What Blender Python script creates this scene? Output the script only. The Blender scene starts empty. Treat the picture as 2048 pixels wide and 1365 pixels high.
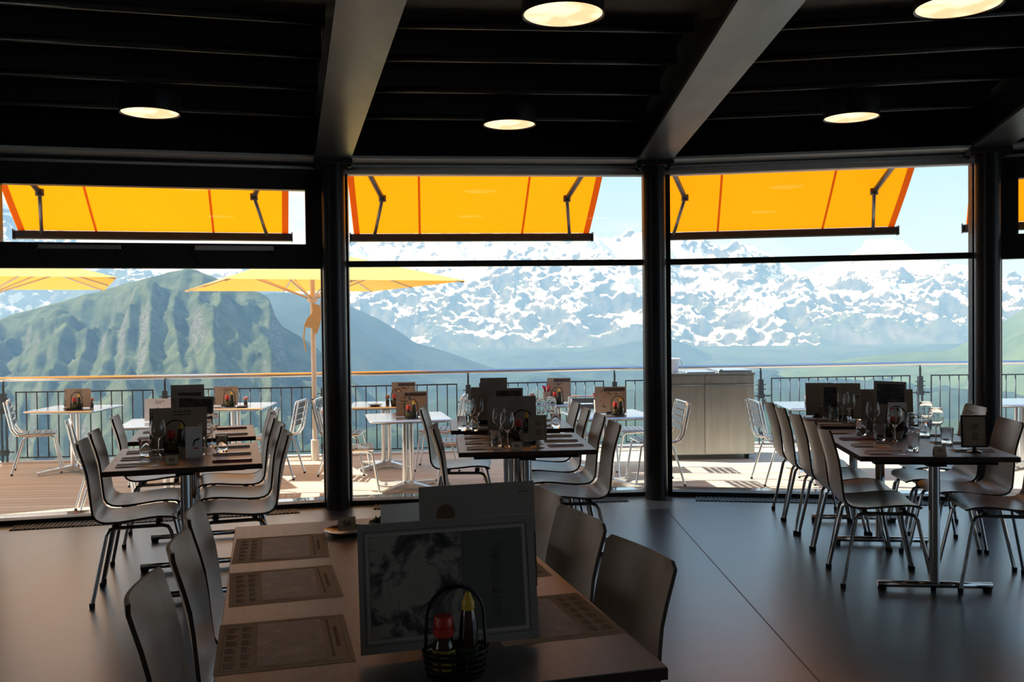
import bpy, bmesh, math, random
from mathutils import Vector, Matrix, noise
from math import sin, cos, pi, radians, atan2, hypot, atan, sqrt
C = bpy.context.scene.collection
S = bpy.context.scene
random.seed(7)

# ---------------------------------------------------------------- camera
FPX = 1850.0
cam_d = bpy.data.cameras.new('camera'); cam = bpy.data.objects.new('camera', cam_d); C.objects.link(cam)
cam_d.sensor_width = 36.0; cam_d.lens = 36.0*FPX/2048; cam_d.clip_start = 0.05; cam_d.clip_end = 60000
roll = 0.012; pitch = atan((682.5-642)/FPX)
fw = Vector((0, cos(pitch), -sin(pitch))); r0 = Vector((1, 0, 0)); u0 = r0.cross(fw)
R = cos(roll)*r0 - sin(roll)*u0; U = sin(roll)*r0 + cos(roll)*u0
M = Matrix((R, U, -fw)).transposed().to_4x4(); M.translation = Vector((0, 0, 1.5))
cam.matrix_world = M
S.camera = cam
S.view_settings.view_transform = 'Standard'; S.view_settings.look = 'None'
S.view_settings.gamma = 1.0; S.view_settings.exposure = 0.32
S.view_settings.use_curve_mapping = False
S.cycles.use_denoising = True; S.cycles.use_adaptive_sampling = False; S.cycles.denoising_prefilter = 'ACCURATE'
S.cycles.max_bounces = 10; S.cycles.transparent_max_bounces = 40; S.cycles.volume_bounces = 0
S.cycles.sample_clamp_indirect = 6.0

# ---------------------------------------------------------------- sun
SUN = Vector((-.92, .24, 1.0)).normalized()
sd = bpy.data.lights.new('sun', 'SUN'); sd.energy = 7.5; sd.angle = radians(.55); sd.color = (1, .955, .88)
so = bpy.data.objects.new('sun', sd); C.objects.link(so); so.rotation_mode = 'QUATERNION'
so.rotation_quaternion = SUN.to_track_quat('Z', 'Y'); so.location = SUN*40

# ---------------------------------------------------------------- material helpers
def nt(name):
    m = bpy.data.materials.new(name); m.use_nodes = True; t = m.node_tree; t.nodes.clear()
    return m, t, t.nodes, t.links
def mixc(t, fac, a, b, blend='MIX'):
    n = t.nodes.new('ShaderNodeMix'); n.data_type = 'RGBA'; n.blend_type = blend
    for s, v in ((0, fac), (6, a), (7, b)):
        if isinstance(v, bpy.types.NodeSocket): t.links.new(v, n.inputs[s])
        elif s == 0: n.inputs[0].default_value = v
        else: n.inputs[s].default_value = (*v, 1) if len(v) == 3 else v
    return n.outputs[2]
def ramp(t, fac, stops):
    n = t.nodes.new('ShaderNodeValToRGB'); t.links.new(fac, n.inputs[0]); e = n.color_ramp.elements
    while len(e) > 1: e.remove(e[-1])
    e[0].position = stops[0][0]; e[0].color = (*stops[0][1], 1)
    for p, c in stops[1:]:
        k = e.new(p); k.color = (*c, 1)
    return n.outputs[0]
def g(v): return (v, v, v)
def tex(t, kind='NOISE', scale=5, detail=4, rough=.5, vec=None, stretch=None, coord='Object', dist=0):
    tc = t.nodes.new('ShaderNodeTexCoord') if coord != 'Position' else t.nodes.new('ShaderNodeNewGeometry')
    src = tc.outputs[coord]
    if stretch or vec:
        mp = t.nodes.new('ShaderNodeMapping'); t.links.new(src, mp.inputs[0])
        if stretch: mp.inputs['Scale'].default_value = stretch
        if vec: mp.inputs['Rotation'].default_value = vec
        src = mp.outputs[0]
    n = t.nodes.new('ShaderNodeTexNoise'); t.links.new(src, n.inputs['Vector'])
    n.inputs['Scale'].default_value = scale; n.inputs['Detail'].default_value = detail
    n.inputs['Roughness'].default_value = rough; n.inputs['Distortion'].default_value = dist
    return n.outputs[0]
def math_(t, op, a, b=None, c=None):
    n = t.nodes.new('ShaderNodeMath'); n.operation = op
    for i, v in enumerate((a, b, c)):
        if v is None: continue
        if isinstance(v, bpy.types.NodeSocket): t.links.new(v, n.inputs[i])
        else: n.inputs[i].default_value = v
    return n.outputs[0]
def pbr(name, col=(.5, .5, .5), rough=.5, metal=0, spec=.5, noise_amt=0, nscale=8, stretch=None, coat=0, bump=0, bscale=80, colsock=None, trans=0, ior=1.45, vec=None, detail=4):
    m, t, N, L = nt(name)
    b = N.new('ShaderNodeBsdfPrincipled'); o = N.new('ShaderNodeOutputMaterial'); L.new(b.outputs[0], o.inputs[0])
    b.inputs['Roughness'].default_value = rough; b.inputs['Metallic'].default_value = metal
    b.inputs['Specular IOR Level'].default_value = spec; b.inputs['Coat Weight'].default_value = coat
    b.inputs['Coat Roughness'].default_value = .28; b.inputs['IOR'].default_value = ior
    b.inputs['Transmission Weight'].default_value = trans
    lo = tuple(c*(1-noise_amt) for c in col); hi = tuple(min(1, c*(1+noise_amt)) for c in col)
    n = tex(t, scale=nscale, stretch=stretch, vec=vec, detail=detail)
    L.new(ramp(t, n, [(.3, lo), (.7, hi)]), b.inputs['Base Color'])
    if bump:
        bn = N.new('ShaderNodeBump'); bn.inputs['Strength'].default_value = bump; bn.inputs['Distance'].default_value = .002
        L.new(tex(t, scale=bscale, detail=3), bn.inputs['Height']); L.new(bn.outputs[0], b.inputs['Normal'])
    return m

# ---------------------------------------------------------------- world (sky with thin bright clouds)
w = bpy.data.worlds.new('sky'); S.world = w; w.use_nodes = True; t = w.node_tree; t.nodes.clear()
tc = t.nodes.new('ShaderNodeTexCoord'); sx = t.nodes.new('ShaderNodeSeparateXYZ'); t.links.new(tc.outputs['Generated'], sx.inputs[0])
sky = ramp(t, sx.outputs[2], [(0.0, (.76, .88, 1.0)), (.08, (.60, .81, .99)), (.17, (.47, .73, .97)), (.6, (.22, .42, .80)), (1, (.15, .32, .70))])
mp = t.nodes.new('ShaderNodeMapping'); t.links.new(tc.outputs['Generated'], mp.inputs[0]); mp.inputs['Scale'].default_value = (1.1, 1.1, 5.0); mp.inputs['Location'].default_value = (.35, 0, .2)
cn = t.nodes.new('ShaderNodeTexNoise'); t.links.new(mp.outputs[0], cn.inputs['Vector']); cn.inputs['Scale'].default_value = 3.2; cn.inputs['Detail'].default_value = 7; cn.inputs['Roughness'].default_value = .55
side = t.nodes.new('ShaderNodeMapRange'); t.links.new(sx.outputs[0], side.inputs[0])
side.inputs[1].default_value = -.28; side.inputs[2].default_value = .05; side.inputs[3].default_value = .20; side.inputs[4].default_value = -.03
csum = math_(t, 'ADD', cn.outputs[0], side.outputs[0])
cf = ramp(t, csum, [(.50, g(0)), (.66, g(1))])
col = mixc(t, cf, sky, (.98, .985, 1.0))
bg = t.nodes.new('ShaderNodeBackground'); t.links.new(col, bg.inputs[0]); bg.inputs[1].default_value = 1.0
wo = t.nodes.new('ShaderNodeOutputWorld'); t.links.new(bg.outputs[0], wo.inputs[0])

# ---------------------------------------------------------------- mesh builder
class MB:
    def __init__(s): s.v = []; s.f = []; s.mi = []; s.sm = []; s.T = Matrix.Identity(4)
    def at(s, loc=(0, 0, 0), rz=0, rx=0, ry=0):
        s.T = Matrix.Translation(loc) @ Matrix.Rotation(rz, 4, 'Z') @ Matrix.Rotation(ry, 4, 'Y') @ Matrix.Rotation(rx, 4, 'X'); return s
    def add(s, vs, fs, mi=0, sm=False):
        o = len(s.v); s.v += [tuple(s.T @ Vector(p)) for p in vs]
        s.f += [tuple(o+i for i in f) for f in fs]; s.mi += [mi]*len(fs); s.sm += [sm]*len(fs); return s
    def box(s, x0, x1, y0, y1, z0, z1, mi=0, b=0):
        if b <= 0:
            return s.add([(x, y, z) for z in (z0, z1) for y in (y0, y1) for x in (x0, x1)],
                         [(0, 2, 3, 1), (4, 5, 7, 6), (0, 1, 5, 4), (2, 6, 7, 3), (0, 4, 6, 2), (1, 3, 7, 5)], mi)
        pts = [(x0+b, y0), (x1-b, y0), (x1, y0+b), (x1, y1-b), (x1-b, y1), (x0+b, y1), (x0, y1-b), (x0, y0+b)]
        ins = [(x0+b, y0+b*.6), (x1-b, y0+b*.6), (x1-b*.6, y0+b), (x1-b*.6, y1-b), (x1-b, y1-b*.6), (x0+b, y1-b*.6), (x0+b*.6, y1-b), (x0+b*.6, y0+b)]
        bb = min(b*.6, (z1-z0)*.4)
        rings = [[(x, y, z0) for x, y in ins], [(x, y, z0+bb) for x, y in pts], [(x, y, z1-bb) for x, y in pts], [(x, y, z1) for x, y in ins]]
        vs = [p for r_ in rings for p in r_]; fs = [tuple(reversed(range(8))), tuple(range(24, 32))]
        for k in range(3):
            for i in range(8): fs.append((k*8+i, k*8+(i+1) % 8, (k+1)*8+(i+1) % 8, (k+1)*8+i))
        return s.add(vs, fs, mi)
    def prism(s, poly, z0, z1, mi=0, mside=None):
        n = len(poly); vs = [(x, y, z0) for x, y in poly]+[(x, y, z1) for x, y in poly]
        s.add(vs, [tuple(reversed(range(n))), tuple(range(n, 2*n))], mi)
        return s.add(vs, [(i, (i+1) % n, n+(i+1) % n, n+i) for i in range(n)], mi if mside is None else mside)
    def tube(s, pts, r, n=8, mi=0, caps=True, ry=None):
        P = [Vector(p) for p in pts]; rs = r if isinstance(r, (list, tuple)) else [r]*len(P)
        vs = []; up = None
        for i, p in enumerate(P):
            d = (P[min(i+1, len(P)-1)]-P[max(i-1, 0)]).normalized()
            if up is None:
                a = Vector((0, 0, 1)) if abs(d.z) < .9 else Vector((1, 0, 0)); up = a
            x = up.cross(d).normalized(); y = d.cross(x).normalized(); up = y
            # keep frame
            up = y if True else up
            for k in range(n):
                an = 2*pi*k/n; vs.append(p+x*cos(an)*rs[i]+y*sin(an)*(rs[i] if ry is None else ry))
            up = y
        fs = []
        for i in range(len(P)-1):
            for k in range(n): fs.append((i*n+k, i*n+(k+1) % n, (i+1)*n+(k+1) % n, (i+1)*n+k))
        s.add(vs, fs, mi, True)
        if caps:
            s.add(vs[:n], [tuple(reversed(range(n)))], mi); s.add(vs[-n:], [tuple(range(n))], mi)
        return s
    def lathe(s, prof, n=20, mi=0, sm=True, c=(0, 0)):
        vs = [(c[0]+r_*cos(2*pi*k/n), c[1]+r_*sin(2*pi*k/n), z) for r_, z in prof for k in range(n)]
        fs = [(i*n+k, i*n+(k+1) % n, (i+1)*n+(k+1) % n, (i+1)*n+k) for i in range(len(prof)-1) for k in range(n)]
        return s.add(vs, fs, mi, sm)
    def build(s, name, mats, parent=None, loc=None, rz=None, label=None, weld=True):
        me = bpy.data.meshes.new(name); me.from_pydata(s.v, [], s.f)
        mats = mats if isinstance(mats, (list, tuple)) else [mats]
        for m in mats: me.materials.append(m)
        me.polygons.foreach_set('material_index', s.mi); me.polygons.foreach_set('use_smooth', s.sm)
        if weld and len(s.v) < 60000:
            bm = bmesh.new(); bm.from_mesh(me); bmesh.ops.remove_doubles(bm, verts=bm.verts, dist=1e-5)
            bmesh.ops.recalc_face_normals(bm, faces=bm.faces)
            for e in bm.edges:
                if len(e.link_faces) == 2 and e.calc_face_angle(0) > .6: e.smooth = False
            bm.to_mesh(me); bm.free()
        me.update(); o = bpy.data.objects.new(name, me); C.objects.link(o)
        if parent: o.parent = parent
        if loc: o.location = loc
        if rz is not None: o.rotation_euler.z = rz
        if label: o['label'] = label
        return o
def empty(name, loc=(0, 0, 0), rz=0):
    o = bpy.data.objects.new(name, None); C.objects.link(o); o.location = loc; o.rotation_euler = (0, 0, rz); o.empty_display_size = .1
    return o
def tag(o, label, cat, group=None, kind=None):
    o['label'] = label; o['category'] = cat
    if group: o['group'] = group
    if kind: o['kind'] = kind
    return o
def struct(o, label=None):
    o['kind'] = 'structure'
    if label: o['label'] = label
    return o
def copy_tree(o, parent=None):
    c = o.copy(); C.objects.link(c); c.parent = parent
    for ch in list(o.children): copy_tree(ch, c)
    return c
PROTO = {}
def inst(key, make, loc, rz, label, cat, group=None, scale=None):
    if key not in PROTO:
        o = make(); PROTO[key] = o
    else: o = copy_tree(PROTO[key])
    o.location = loc; o.rotation_euler.z = rz
    if scale: o.scale = scale
    tag(o, label, cat, group)
    return o

# ---------------------------------------------------------------- materials
def facet(name, colA, colB, sc, stretch, rough=.5, lo=.4, hi=.6, **k):
    m = pbr(name, rough=rough, **k); t = m.node_tree; b = [n for n in t.nodes if n.type == 'BSDF_PRINCIPLED'][0]
    t.links.new(ramp(t, tex(t, scale=sc, stretch=stretch, detail=5), [(lo, colA), (hi, colB)]), b.inputs['Base Color']); return m
m_floor = facet('linoleum_floor', (.072, .084, .096), (.098, .112, .126), 3.5, (1, .35, 1), rough=.30, lo=.3, hi=.7, spec=.85, coat=.6, bump=.25, bscale=260)
m_black = pbr('black_ceiling', (.007, .0068, .0066), .6)
m_brownceil = pbr('brown_ceiling_board', (.10, .085, .06), .7, noise_amt=.15)
m_purlin = pbr('dark_purlin_paint', (.10, .095, .09), .35, metal=.3)
m_beam = facet('brushed_dark_steel', (.13, .135, .14), (.21, .215, .215), 2.5, (2, .5, 1), rough=.30, metal=.75, lo=.35, hi=.7)
m_edge = pbr('grey_edge_steel', (.60, .61, .60), .45, metal=0, noise_amt=.08, nscale=1.5)
m_column = pbr('black_column_paint', (.022, .022, .024), .28, spec=.5)
m_frame = pbr('anthracite_window_frame', (.035, .035, .037), .38, metal=.2)
m_sill = pbr('polished_sill_metal', (.65, .66, .68), .06, metal=1)
m_grille = pbr('black_floor_grille', (.012, .012, .013), .5)
m_wall = pbr('light_interior_wall', (.42, .40, .38), .8, noise_amt=.08)
m_chrome = pbr('chromed_tube', (.62, .62, .63), .13, metal=1)
m_steel = pbr('stainless_steel', (.47, .46, .42), .33, metal=1, noise_amt=.10, nscale=2.0, stretch=(12, 12, 1), bump=.15, bscale=60)
m_alu = pbr('polished_aluminium', (.78, .79, .80), .22, metal=1)
m_slat = pbr('grey_slat_seat', (.15, .175, .20), .35, metal=.5)
m_alutop = pbr('brushed_alu_tabletop', (.72, .74, .77), .20, metal=.9, noise_amt=.05)
m_shell = facet('beech_veneer', (.40, .315, .235), (.46, .37, .285), 3, (16, 1, 1), rough=.33, lo=.3, hi=.7, spec=.6, coat=.15)
m_shell_edge = pbr('plywood_edge', (.07, .045, .03), .6)
m_table = facet('walnut_tabletop', (.185, .175, .17), (.24, .23, .225), 6, (9, 1.2, 1), rough=.40, lo=.3, hi=.7, spec=.7, coat=.25)
m_table_edge = pbr('walnut_table_edge', (.06, .03, .022), .5)
m_rubber = pbr('black_rubber', (.015, .015, .015), .7)
m_deck = None
m_paper = pbr('cream_paper', (.66, .53, .38), .8, noise_amt=.03)
m_white = pbr('white_paper', (.72, .70, .68), .7)
m_greypaper = pbr('grey_board', (.33, .29, .26), .6, noise_amt=.05)
m_tanboard = pbr('tan_menu_board', (.36, .28, .20), .7, noise_amt=.06)
m_ink = pbr('dark_ink', (.04, .035, .035), .7)
m_ink2 = pbr('faded_ink', (.26, .22, .19), .8)
m_green = pbr('plant_leaf', (.07, .13, .035), .5, noise_amt=.4, nscale=60)
m_pot = pbr('pale_clay_pot', (.42, .38, .32), .6, noise_amt=.05)
m_red = pbr('red_plastic_cap', (.60, .045, .03), .35)
m_yellow = pbr('yellow_plastic_cap', (.75, .48, .05), .35)
m_ylabel = pbr('yellow_label', (.62, .50, .10), .5)
m_darkglass = pbr('dark_sauce_glass', (.03, .018, .01), .08, spec=.7)
m_glabel = pbr('green_label', (.05, .15, .04), .5)
m_wire = pbr('black_wire', (.012, .012, .012), .4, metal=.3)
m_napkin = pbr('white_napkin', (.82, .81, .82), .8)
m_napkin_red = pbr('wine_red_napkin', (.28, .06, .09), .8)
m_cutlery = pbr('cutlery_steel', (.55, .55, .56), .16, metal=1)
m_ceramic = pbr('dark_ceramic', (.05, .045, .04), .2)
m_whiteplastic = pbr('white_plastic', (.78, .78, .78), .4)
m_cloth = pbr('beige_cloth', (.55, .45, .28), .8)
m_pole = pbr('pale_umbrella_pole', (.72, .68, .60), .4)
m_rail = pbr('polished_handrail', (.72, .71, .70), .20, metal=1)
m_bal = pbr('grey_painted_steel', (.06, .075, .09), .4, metal=.5)
m_black_frame = pbr('black_stand_frame', (.01, .01, .011), .35)
m_concrete = pbr('white_deck_edge', (.62, .61, .60), .7)

def glass_mat(name, rough=0.0, tint=(1, 1, 1), k=.9):
    m, t, N, L = nt(name); o = N.new('ShaderNodeOutputMaterial')
    tr = N.new('ShaderNodeBsdfTransparent'); tr.inputs[0].default_value = (*tint, 1)
    gl = N.new('ShaderNodeBsdfGlossy'); gl.inputs['Roughness'].default_value = rough
    fr = N.new('ShaderNodeFresnel'); fr.inputs[0].default_value = 1.5
    mx = N.new('ShaderNodeMixShader'); f = math_(t, 'MULTIPLY', fr.outputs[0], k)
    L.new(f, mx.inputs[0]); L.new(tr.outputs[0], mx.inputs[1]); L.new(gl.outputs[0], mx.inputs[2]); L.new(mx.outputs[0], o.inputs[0])
    return m
m_pane = glass_mat('window_glass', 0, (.97, .985, .98), .8)
m_glass = pbr('drinking_glass', (.98, .98, .98), 0.0, trans=1, ior=1.45)
def cloth_mat(name, dif, trn, fac):
    m, t, N, L = nt(name); o = N.new('ShaderNodeOutputMaterial')
    d = N.new('ShaderNodeBsdfDiffuse'); d.inputs[0].default_value = (*dif, 1)
    r_ = N.new('ShaderNodeBsdfTranslucent'); mx = N.new('ShaderNodeMixShader'); mx.inputs[0].default_value = fac
    n = tex(t, scale=1.2, detail=3)
    L.new(ramp(t, n, [(.3, tuple(c*.94 for c in trn)), (.7, trn)]), r_.inputs[0])
    L.new(d.outputs[0], mx.inputs[1]); L.new(r_.outputs[0], mx.inputs[2]); L.new(mx.outputs[0], o.inputs[0]); return m
m_awning = cloth_mat('orange_awning_fabric', (.95, .34, .015), (1.0, .285, .003), .60)
m_awnseam = cloth_mat('orange_awning_seam', (.62, .25, .04), (.62, .20, .012), .56)
m_umb = cloth_mat('yellow_umbrella_fabric', (1.0, .87, .34), (1.0, .28, .004), .47)

# deck boards
m_deck, t, N, L = nt('wood_deck_boards')
b = N.new('ShaderNodeBsdfPrincipled'); o = N.new('ShaderNodeOutputMaterial'); L.new(b.outputs[0], o.inputs[0])
b.inputs['Roughness'].default_value = .7
geo = N.new('ShaderNodeTexCoord'); mpp = N.new('ShaderNodeMapping'); L.new(geo.outputs['Object'], mpp.inputs[0]); mpp.inputs['Rotation'].default_value = (0, 0, radians(-3))
sp = N.new('ShaderNodeSeparateXYZ'); L.new(mpp.outputs[0], sp.inputs[0])
fr = math_(t, 'FRACT', math_(t, 'MULTIPLY', sp.outputs[1], 1/.14))
gap = math_(t, 'LESS_THAN', fr, .06)
idx = N.new('ShaderNodeTexWhiteNoise'); idx.noise_dimensions = '1D'; L.new(math_(t, 'FLOOR', math_(t, 'MULTIPLY', sp.outputs[1], 1/.14)), idx.inputs['W'])
grain = tex(t, scale=9, stretch=(.35, 6, 1), detail=5)
c1 = ramp(t, math_(t, 'ADD', math_(t, 'MULTIPLY', grain, .7), math_(t, 'MULTIPLY', idx.outputs[0], .3)), [(.3, (.53, .455, .35)), (.75, (.69, .615, .50))])
L.new(mixc(t, gap, c1, (.10, .065, .04)), b.inputs['Base Color'])

# ================================================================ SETTING: facade geometry
G = [(-6.50, 5.80), (-4.07, 6.95), (-1.45, 7.62), (1.24, 7.88), (3.82, 7.46), (6.22, 6.44), (8.4, 4.95)]
COL = [(-6.38, 5.62), (-3.99, 6.75), (-1.42, 7.44), (1.19, 7.69), (3.74, 7.27), (6.08, 6.25)]
D = -.17
CEN = (-.05, -5.2)      # all radial beams aim about here
# floor
fp = [(x, y) for x, y in G[::-1]]
mb = MB(); mb.prism(list(reversed([(9.5, -4.5), (-7.5, -4.5), (-7.5, 5.3)]+G+[(9.5, 4.2)])), -.30, 0)
fl = struct(mb.build('floor', m_floor), 'dark grey glossy linoleum floor of the restaurant')
# room shell
mb = MB(); mb.box(-7.6, 9.6, -4.7, -4.5, -.3, 3.6); struct(mb.build('wall_back', m_wall), 'dim wall behind the dining room')
mb = MB(); mb.box(-7.7, -7.5, -4.7, 5.4, -.3, .2); mb.box(-7.7, -7.5, -4.7, 5.4, 2.9, 3.6); mb.box(-7.7, -7.5, -4.7, -3.2, .2, 2.9); mb.box(-7.7, -7.5, .2, 5.4, .2, 2.9); struct(mb.build('wall_left', m_wall), 'side wall on the left with an opening added to let in fill light')  # out-of-view opening added so daylight brightens the room from the left
mb = MB(); mb.box(-7.60, -7.59, -3.2, .2, .2, 2.9); struct(mb.build('window_6', m_pane), 'glass of the unseen side window added on the left for fill light')
mb = MB(); mb.box(9.5, 9.7, -4.7, 4.3, -.3, .2); mb.box(9.5, 9.7, -4.7, 4.3, 2.9, 3.6); mb.box(9.5, 9.7, -4.7, -3.2, .2, 2.9); mb.box(9.5, 9.7, 4.1, 4.3, .2, 2.9); mb.box(9.5, 9.7, .4, .6, .2, 2.9); struct(mb.build('wall_right', m_wall), 'side wall on the right with openings added to let in fill light')  # out-of-view openings added so sky light fills the room from this side
mb = MB(); mb.box(9.59, 9.60, -3.2, 4.1, .2, 2.9); struct(mb.build('window_5', m_pane), 'glass of the unseen side windows added on the right for fill light')
def off(p, d):  # move towards centre
    v = Vector((CEN[0]-p[0], CEN[1]-p[1])).normalized(); return (p[0]+v.x*d, p[1]+v.y*d)
mb = MB(); mb.prism(list(reversed([(9.7, -4.7), (-7.7, -4.7), (-7.7, 5.3)]+[off(p, -.20) for p in G]+[(9.7, 4.2)])), 3.14, 3.5)
struct(mb.build('ceiling', m_black), 'black ceiling of the dining room')
# brown boards covering the inner zone of the ceiling
mb = MB(); mb.prism(list(reversed([(9.3, -4.5), (-7.4, -4.5), (-7.4, 2.6), (-4.4, 3.85), (-.9, 4.72), (.95, 4.82), (3.7, 4.45), (5.8, 3.7), (9.3, 2.0)])), 3.05, 3.13)
struct(mb.build('trim_1', m_brownceil), 'brown boarded inner zone of the ceiling')

# beams : I-beams from each column towards the centre of the round room
dirs = []
for i, (x, y) in enumerate(COL):
    ang = {0: .50, 1: .40, 2: .232, 3: -.028, 4: -.25, 5: -.46}[i]
    dv = Vector((sin(ang), -cos(ang))); dirs.append(dv)
    mb = MB(); rz = atan2(dv.y, dv.x); mb.at((x, y, 0), rz)
    a, e = -.35, 10.0 if abs(ang) < .3 else 8
    mb.box(a, e, -.14, .14, 2.80, 2.825); mb.box(a, e, -.012, .012, 2.825, 3.10, 1); mb.box(a, e, -.14, .14, 3.10, 3.125, 1)
    for s_ in (-1, 1):
        mb.box(-.02, .01, min(s_*.02, s_*.13), max(s_*.02, s_*.13), 2.825, 3.10, 1)
    bo = struct(mb.build('roof_beam', [m_beam, m_black]), 'dark steel roof beam above column')
    # round column
    mb = MB(); mb.lathe([(.0, 0), (.093, 0), (.093, 2.76), (0, 2.76)], 36)
    co = struct(mb.build('steel_column', m_column, loc=(x, y, 0)), 'round black steel column at the window wall')
    mb = MB(); mb.at((0, 0, 0), rz+pi/2); mb.box(-.15, .15, -.12, .12, 2.765, 2.80)
    for s_ in (-1, 1):
        mb.tube([(s_*.125, .07, 2.735), (s_*.125, .07, 2.86)], .012, 8); mb.tube([(s_*.125, -.07, 2.735), (s_*.125, -.07, 2.86)], .012, 8)
        mb.lathe([(0, 2.745), (.024, 2.745), (.024, 2.765), (0, 2.765)], 6, c=(s_*.125, .07)); mb.lathe([(0, 2.745), (.024, 2.745), (.024, 2.765), (0, 2.765)], 6, c=(s_*.125, -.07))
    mb.build('cap_plate', m_frame, co)
# bays: edge beam, purlins, window
PUR = [.72, 1.52, 2.25, 2.85]
lampspec = []
for i in range(1, 5):
    p0 = Vector(G[i]); p1 = Vector(G[i+1]); d = (p1-p0); Ln = d.length; d.normalize(); nrm = Vector((d.y, -d.x))  # inward
    rz = atan2(d.y, d.x); Lc = Ln
    # edge I beam
    mb = MB().at((p0.x, p0.y, 0), rz)
    mb.box(.10, Ln-.10, -.30, .02, 2.80, 2.82); mb.box(.0, Ln, -.14, -.12, 2.82, 3.12, 1)
    mb.box(0, Ln, -.02, .08, 2.79, 3.14, 1)
    mb.tube([(.12, -.075, 2.755), (Ln-.12, -.075, 2.755)], .012, 8)
    struct(mb.build('edge_beam', [m_edge, m_black]), 'steel edge beam over the window bay')
    # purlins between neighbouring radial beams
    for k, s in enumerate(PUR):
        a = Vector(COL[i-1+0] if False else COL[i]) + dirs[i]*s if False else None
    c0 = Vector(COL[i]); c1 = Vector(COL[i+1]); e0 = dirs[i]; e1 = dirs[i+1]
    for k, s in enumerate(PUR):
        a = c0+e0*s; b_ = c1+e1*s; v = (b_-a).normalized(); a = a+v*.15; b_ = b_-v*.15
        mb = MB(); mb.tube([(a.x, a.y, 3.0), (b_.x, b_.y, 3.0)], .022, 10)
        q = atan2(v.y, v.x); mb.at((a.x, a.y, 0), q); mb.box(0, (b_-a).length, -.012, .012, 3.0, 3.14)
        struct(mb.build('ceiling_purlin', m_purlin), 'slim dark ceiling purlin between the roof beams')
    # window
    operable = i in (1, 4)
    root = empty('window_%d' % i, (p0.x, p0.y, 0), rz)
    struct(root, ['', 'window bay left of the first column', 'window bay between the two front columns', 'window bay right of the second column', 'window bay beyond the right column'][i])
    H = 2.76; x0, x1 = .07, Ln-.07
    mb = MB(); mb.box(x0, x1, -.06, .06, 0, .035); mb.box(x0, x0+.045, -.05, .05, .03, H); mb.box(x1-.045, x1, -.05, .05, .03, H)
    mb.box(x0, x1, -.06, .06, 2.715, H+.03, 0 if operable else 1)
    mb.build('window_frame', [m_frame, m_edge], root)
    if operable:
        mb = MB(); mb.box(x0+.04, x1-.04, -.05, .05, 1.945, 2.14)
        mb.box(x0+.04, x0+.16, -.045, .045, 2.14, 2.72); mb.box(x1-.16, x1-.04, -.045, .045, 2.14, 2.72); mb.box(x0+.04, x1-.04, -.045, .045, 2.58, 2.72)
        mb.build('tilt_sash', m_frame, root)
        mb = MB(); mb.box(x0+.15, x1-.15, -.004, .004, 2.14, 2.58); mb.build('upper_pane', m_pane, root)
        mb = MB(); mb.box(x0+.04, x1-.04, -.004, .004, .035, 1.945); mb.build('lower_pane', m_pane, root)
    else:
        mb = MB(); mb.box(x0+.04, x1-.04, -.045, .045, 1.958, 2.005); mb.build('transom_bar', m_frame, root)
        mb = MB(); mb.box(x0+.04, x1-.04, -.004, .004, 2.005, 2.72); mb.build('upper_pane', m_pane, root)
        mb = MB(); mb.box(x0+.04, x1-.04, -.004, .004, .035, 1.958); mb.build('lower_pane', m_pane, root)
    # header strip of zinc above the glass, outside sill
    mb = MB(); mb.box(.02, Ln-.02, .062, .20, .018, .034); mb.box(.02, Ln-.02, .19, .20, -.17, .034); mb.build('outer_sill', m_sill, root)
    # convector grille in the floor
    mb = MB(); 
    mb.box(.30, Ln-.32, -.27, -.07, .0005, .004)
    for q in range(int((Ln-.62)/.03)):
        mb.box(.305+q*.03, .32+q*.03, -.265, -.075, .004, .008)
    gr = tag(mb.build('floor_grille', m_grille, loc=(p0.x, p0.y, 0), rz=rz), ['', 'black convector grille in the floor under the left window', 'black convector grille in the floor between the two front columns', 'black convector grille in the floor right of the second column', 'black convector grille in the floor beyond the right column'][i], 'grille', 'convector grilles along the window wall')
# outer wall above facade, hiding the sky over the edge beams
mb = MB()
for i in range(0, 6):
    p0 = Vector(G[i]); p1 = Vector(G[i+1]); d = p1-p0; mb.at((p0.x, p0.y, 0), atan2(d.y, d.x)); mb.box(-.02, d.length+.02, .02, .25, 2.80, 3.6)
    if i == 0: mb.box(0, d.length, 0, .2, -.17, 2.8)  # unseen left bay kept solid to keep sun patches off the floor
    if i == 5: mb.box(0, d.length, 0, .05, -.17, .1)  # unseen right bay left open above a low curb to admit daylight
struct(mb.build('wall_front', m_frame), 'dark fascia above the window wall')
# joint strip in the floor
mb = MB(); mb.at((1.195, 7.25, 0), atan2(3.3-7.25, 1.255-1.195)); mb.box(0, 7.0, -.003, .003, 0, .0012)
struct(mb.build('trim_2', pbr('brown_floor_joint', (.16, .10, .055), .5)), 'thin brown joint strip in the floor')

# window opener rods on the dark bar of the left window
for k, (s0, s1) in enumerate(((.50, 1.08), (1.62, 2.22))):
    root = empty('window_opener', (G[1][0], G[1][1], 0), atan2(G[2][1]-G[1][1], G[2][0]-G[1][0]))
    mb = MB(); mb.box(s0, s1, -.10, -.055, 2.085, 2.12, b=.006); mb.build('motor_housing', m_chrome if k == 0 else m_edge, root)
    mb = MB(); mb.tube([(s0, -.08, 2.10), (s0-.03, -.075, 2.07), (s0+.01, -.065, 2.03), (s0+.02, -.06, 1.99), (s0+.05, -.055, 1.975)], .004, 6); mb.build('cable', m_wire, root)
    mb = MB(); mb.box(s1-.01, s1+.012, -.09, -.05, 2.04, 2.10); mb.build('bracket', m_frame, root)
    tag(root, ['slim opener bar with curly cable on the left part of the dark window bar', 'slim opener bar on the dark window bar nearer the first column'][k], 'window opener', 'opener bars on the left window')

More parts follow.
